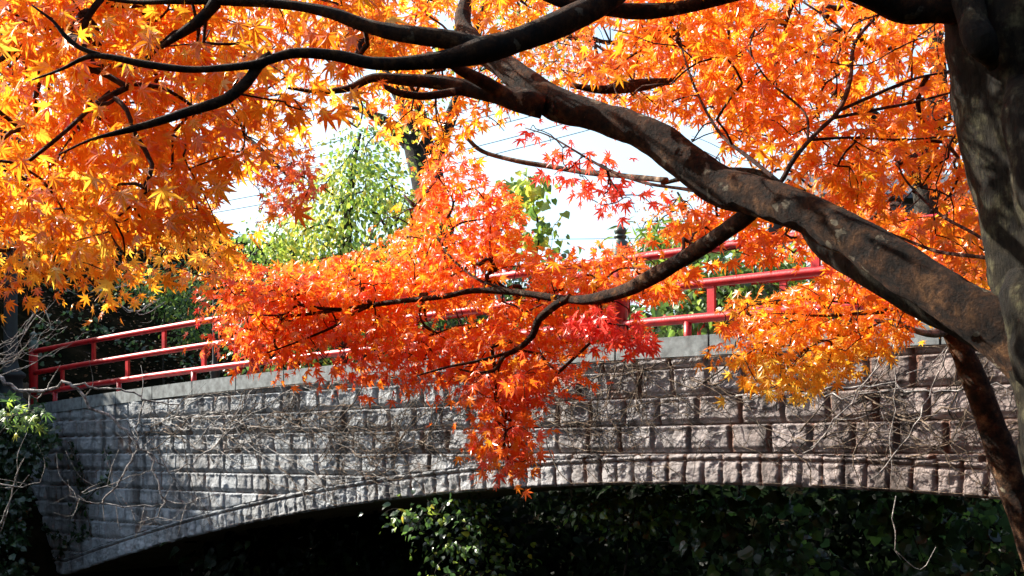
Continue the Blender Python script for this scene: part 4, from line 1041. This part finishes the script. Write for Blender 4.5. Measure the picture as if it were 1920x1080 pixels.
stems('bare_shrub', 'bare thin twigs catching light at the left edge beside the end post', 'shrub', twl, DRY, side=0.012, extra=1, thin=0.36)
stems('dead_shrub', 'pale bare twigs standing in the dark at the lower left corner', 'shrub', [[(-10, 1010, 5, 12), (10, 960, 4, 12), (30, 900, 3, 12), (45, 860, 2, 12)], [(-10, 905, 4, 12), (40, 912, 3, 12), (75, 905, 2, 12)], [(0, 1000, 3, 12), (25, 930, 2, 12), (55, 890, 1.5, 12)]], DRY, side=0.008, extra=2)
stems('dead_shrub', 'pale bare twigs on the dark slope just under the yellow spray at left', 'shrub', [[(180, 545, 4, 20), (240, 535, 4, 20), (270, 528, 3, 20)], [(200, 555, 2, 20), (250, 585, 3, 20), (300, 560, 2, 20)], [(240, 575, 2, 20), (270, 590, 2, 20), (310, 565, 2, 20)]], DRY, side=0.01, extra=3)
stems('dry_vine', 'long loose dry vine strands slanting from the slim stem down across the wall', 'vine', [
    [(1690, 625, 4, 8.6), (1640, 700, 4, 8.6), (1580, 770, 4, 8.6), (1520, 840, 3, 8.7)], [(1665, 640, 3, 8.6), (1620, 720, 3, 8.6), (1560, 800, 2, 8.6), (1505, 850, 2, 8.7)],
    [(1785, 640, 4, 8.5), (1750, 720, 4, 8.5), (1715, 800, 4, 8.5), (1660, 870, 3, 8.5), (1630, 900, 2, 8.5)], [(1678, 640, 3, 8.6), (1676, 750, 3, 8.6), (1672, 900, 2, 8.6)], [(1680, 930, 3, 8.6), (1675, 990, 3, 8.6), (1690, 1050, 2, 8.6)],
    [(1775, 650, 3, 8.5), (1740, 690, 3, 8.5), (1700, 700, 2, 8.5)]], DRY, side=0.012, extra=1)
stems('dry_vine', 'rope of dry creeper lying along the third course at the far right', 'vine', [
    [(1480, 745, 5, 9.9), (1560, 732, 6, 9.85), (1650, 722, 5, 9.8), (1750, 735, 6, 9.6), (1830, 728, 5, 9.5), (1905, 718, 4, 9.4)], [(1380, 742, 5, 10.4), (1460, 738, 5, 10.1), (1560, 740, 4, 9.8), (1700, 728, 3, 9.5)]], DRY, side=0.02, extra=2)

# ------------------------------------------------------------------ street furniture, house, cables
def lamp_post(x, Z, label, r, htop, base):
    t = thing('lamp_post', label, 'lamp post', 'dark lamp posts by the bridge')
    p = W(x, 700, Z); g = float(ground_h(np.array(p[0]), np.array(p[1]))) if base is None else base
    c = np.array([p[0], p[1], 0.0])
    b = Buf(); lathe(b, [[0, g - 0.1], [r * 2.4, g - 0.1], [r * 2.4, g + 0.12], [r * 1.7, g + 0.2], [r * 1.7, g + 0.55], [r * 2.1, g + 0.6], [r * 2.1, g + 0.66], [r * 1.3, g + 0.74], [r, g + 0.9], [r * 0.9, htop]], c, 16)
    b.build('pole', BLACKMETAL, t, True)
    b = Buf(); lathe(b, [[0.05, htop], [0.16, htop + 0.05], [0.2, htop + 0.4], [0.23, htop + 0.42], [0.06, htop + 0.58], [0, htop + 0.66]], c, 12)
    b.build('lantern', BLACKMETAL, t)
lamp_post(403, 22.0, 'slim dark lamp post behind the left railing, half hidden by red leaves', 0.05, 3.3, 1.0)
lamp_post(20, 21.5, 'stout dark post at the left edge beside the railing end', 0.13, 3.6, 0.9)

t = thing('log_edging', 'row of short brown log stakes on the bank beside the end post', 'edging')
for k in range(5):
    b = Buf(); p = W(20 + k * 7.5, 740, 22.4); lathe(b, [[0, 0.6], [0.05, 0.6], [0.05, 1.42 + 0.03 * rng.random()], [0, 1.45]], (p[0], p[1], 0), 10); b.build('stake', LOG, t, True)

def house():
    t = thing('house', 'grey horizontal-sided house glimpsed through the orange leaves at right', 'house')
    Zh = 34.0
    x0, x1 = W(1560, 0, Zh)[0], W(1990, 0, Zh)[0]
    y0, y1 = Zh, Zh + 7
    z0, z1 = 0.0, W(0, 372, Zh)[2]
    b = Buf()
    for k in range(34):                      # lapped boards
        za, zb = z0 + (z1 - z0) * k / 34, z0 + (z1 - z0) * (k + 1) / 34
        for (ax, ay, bx, by, nx, ny) in ((x0, y0, x1, y0, 0, -1), (x1, y0, x1, y1, 1, 0), (x1, y1, x0, y1, 0, 1), (x0, y1, x0, y0, -1, 0)):
            o = 0.03
            b.add([[ax + nx * o, ay + ny * o, za], [bx + nx * o, by + ny * o, za], [bx, by, zb], [ax, ay, zb], [ax, ay, za], [bx, by, za]], None, [[0, 1, 2, 3], [4, 5, 1, 0]])
    b.build('wall', SIDING, t)
    b = Buf()
    e = 0.5; zr = z1 + 1.5; ym = (y0 + y1) / 2
    for ya, sgn in ((y0 - e, 1), (y1 + e, -1)):
        V = np.array([[x0 - e, ya, z1 - 0.1], [x1 + e, ya, z1 - 0.1], [x1 + e, ym, zr], [x0 - e, ym, zr]])
        hexa(b, np.vstack([V, V + [0, 0, 0.14]]))
    b.build('roof', ROOFM, t)
    for xa in (x0 + 1.2, x0 + 4.4):
        b = Buf(); box(b, (xa, y0 - 0.07, z1 - 2.2), (xa + 1.3, y0 - 0.034, z1 - 0.9)); w = b.build('window', SIDING, t)
        b = Buf(); box(b, (xa + 0.08, y0 - 0.085, z1 - 2.12), (xa + 1.22, y0 - 0.072, z1 - 0.98)); b.build('pane', GLASSM, w)
house()

def cable(label, xa, ya, xb, yb, Z):
    b = Buf()
    pa, pb = W(xa, ya, Z), W(xb, yb, Z * 0.85)
    k = np.linspace(0, 1, 24)[:, None]
    P = pa + (pb - pa) * k; P[:, 2] -= 0.5 * 4 * (k * (1 - k))[:, 0]
    tube(b, P, 0.016, 5)
    tag(b.build('power_line', WIREM, None, True), label, 'power line', 'power lines across the sky')
for i, (ya, yb) in enumerate([(330, 20), (352, 42), (366, 70), (398, 100), (415, 128)]):
    cable(['topmost power line slanting across the pale sky', 'second power line from the top across the pale sky', 'third power line from the top across the pale sky', 'fourth power line from the top across the pale sky', 'lowest slanting power line across the pale sky'][i], 300, ya, 1500, yb, 46)
cable('faint level power line low in the sky above the green tree', 200, 428, 1700, 432, 60)
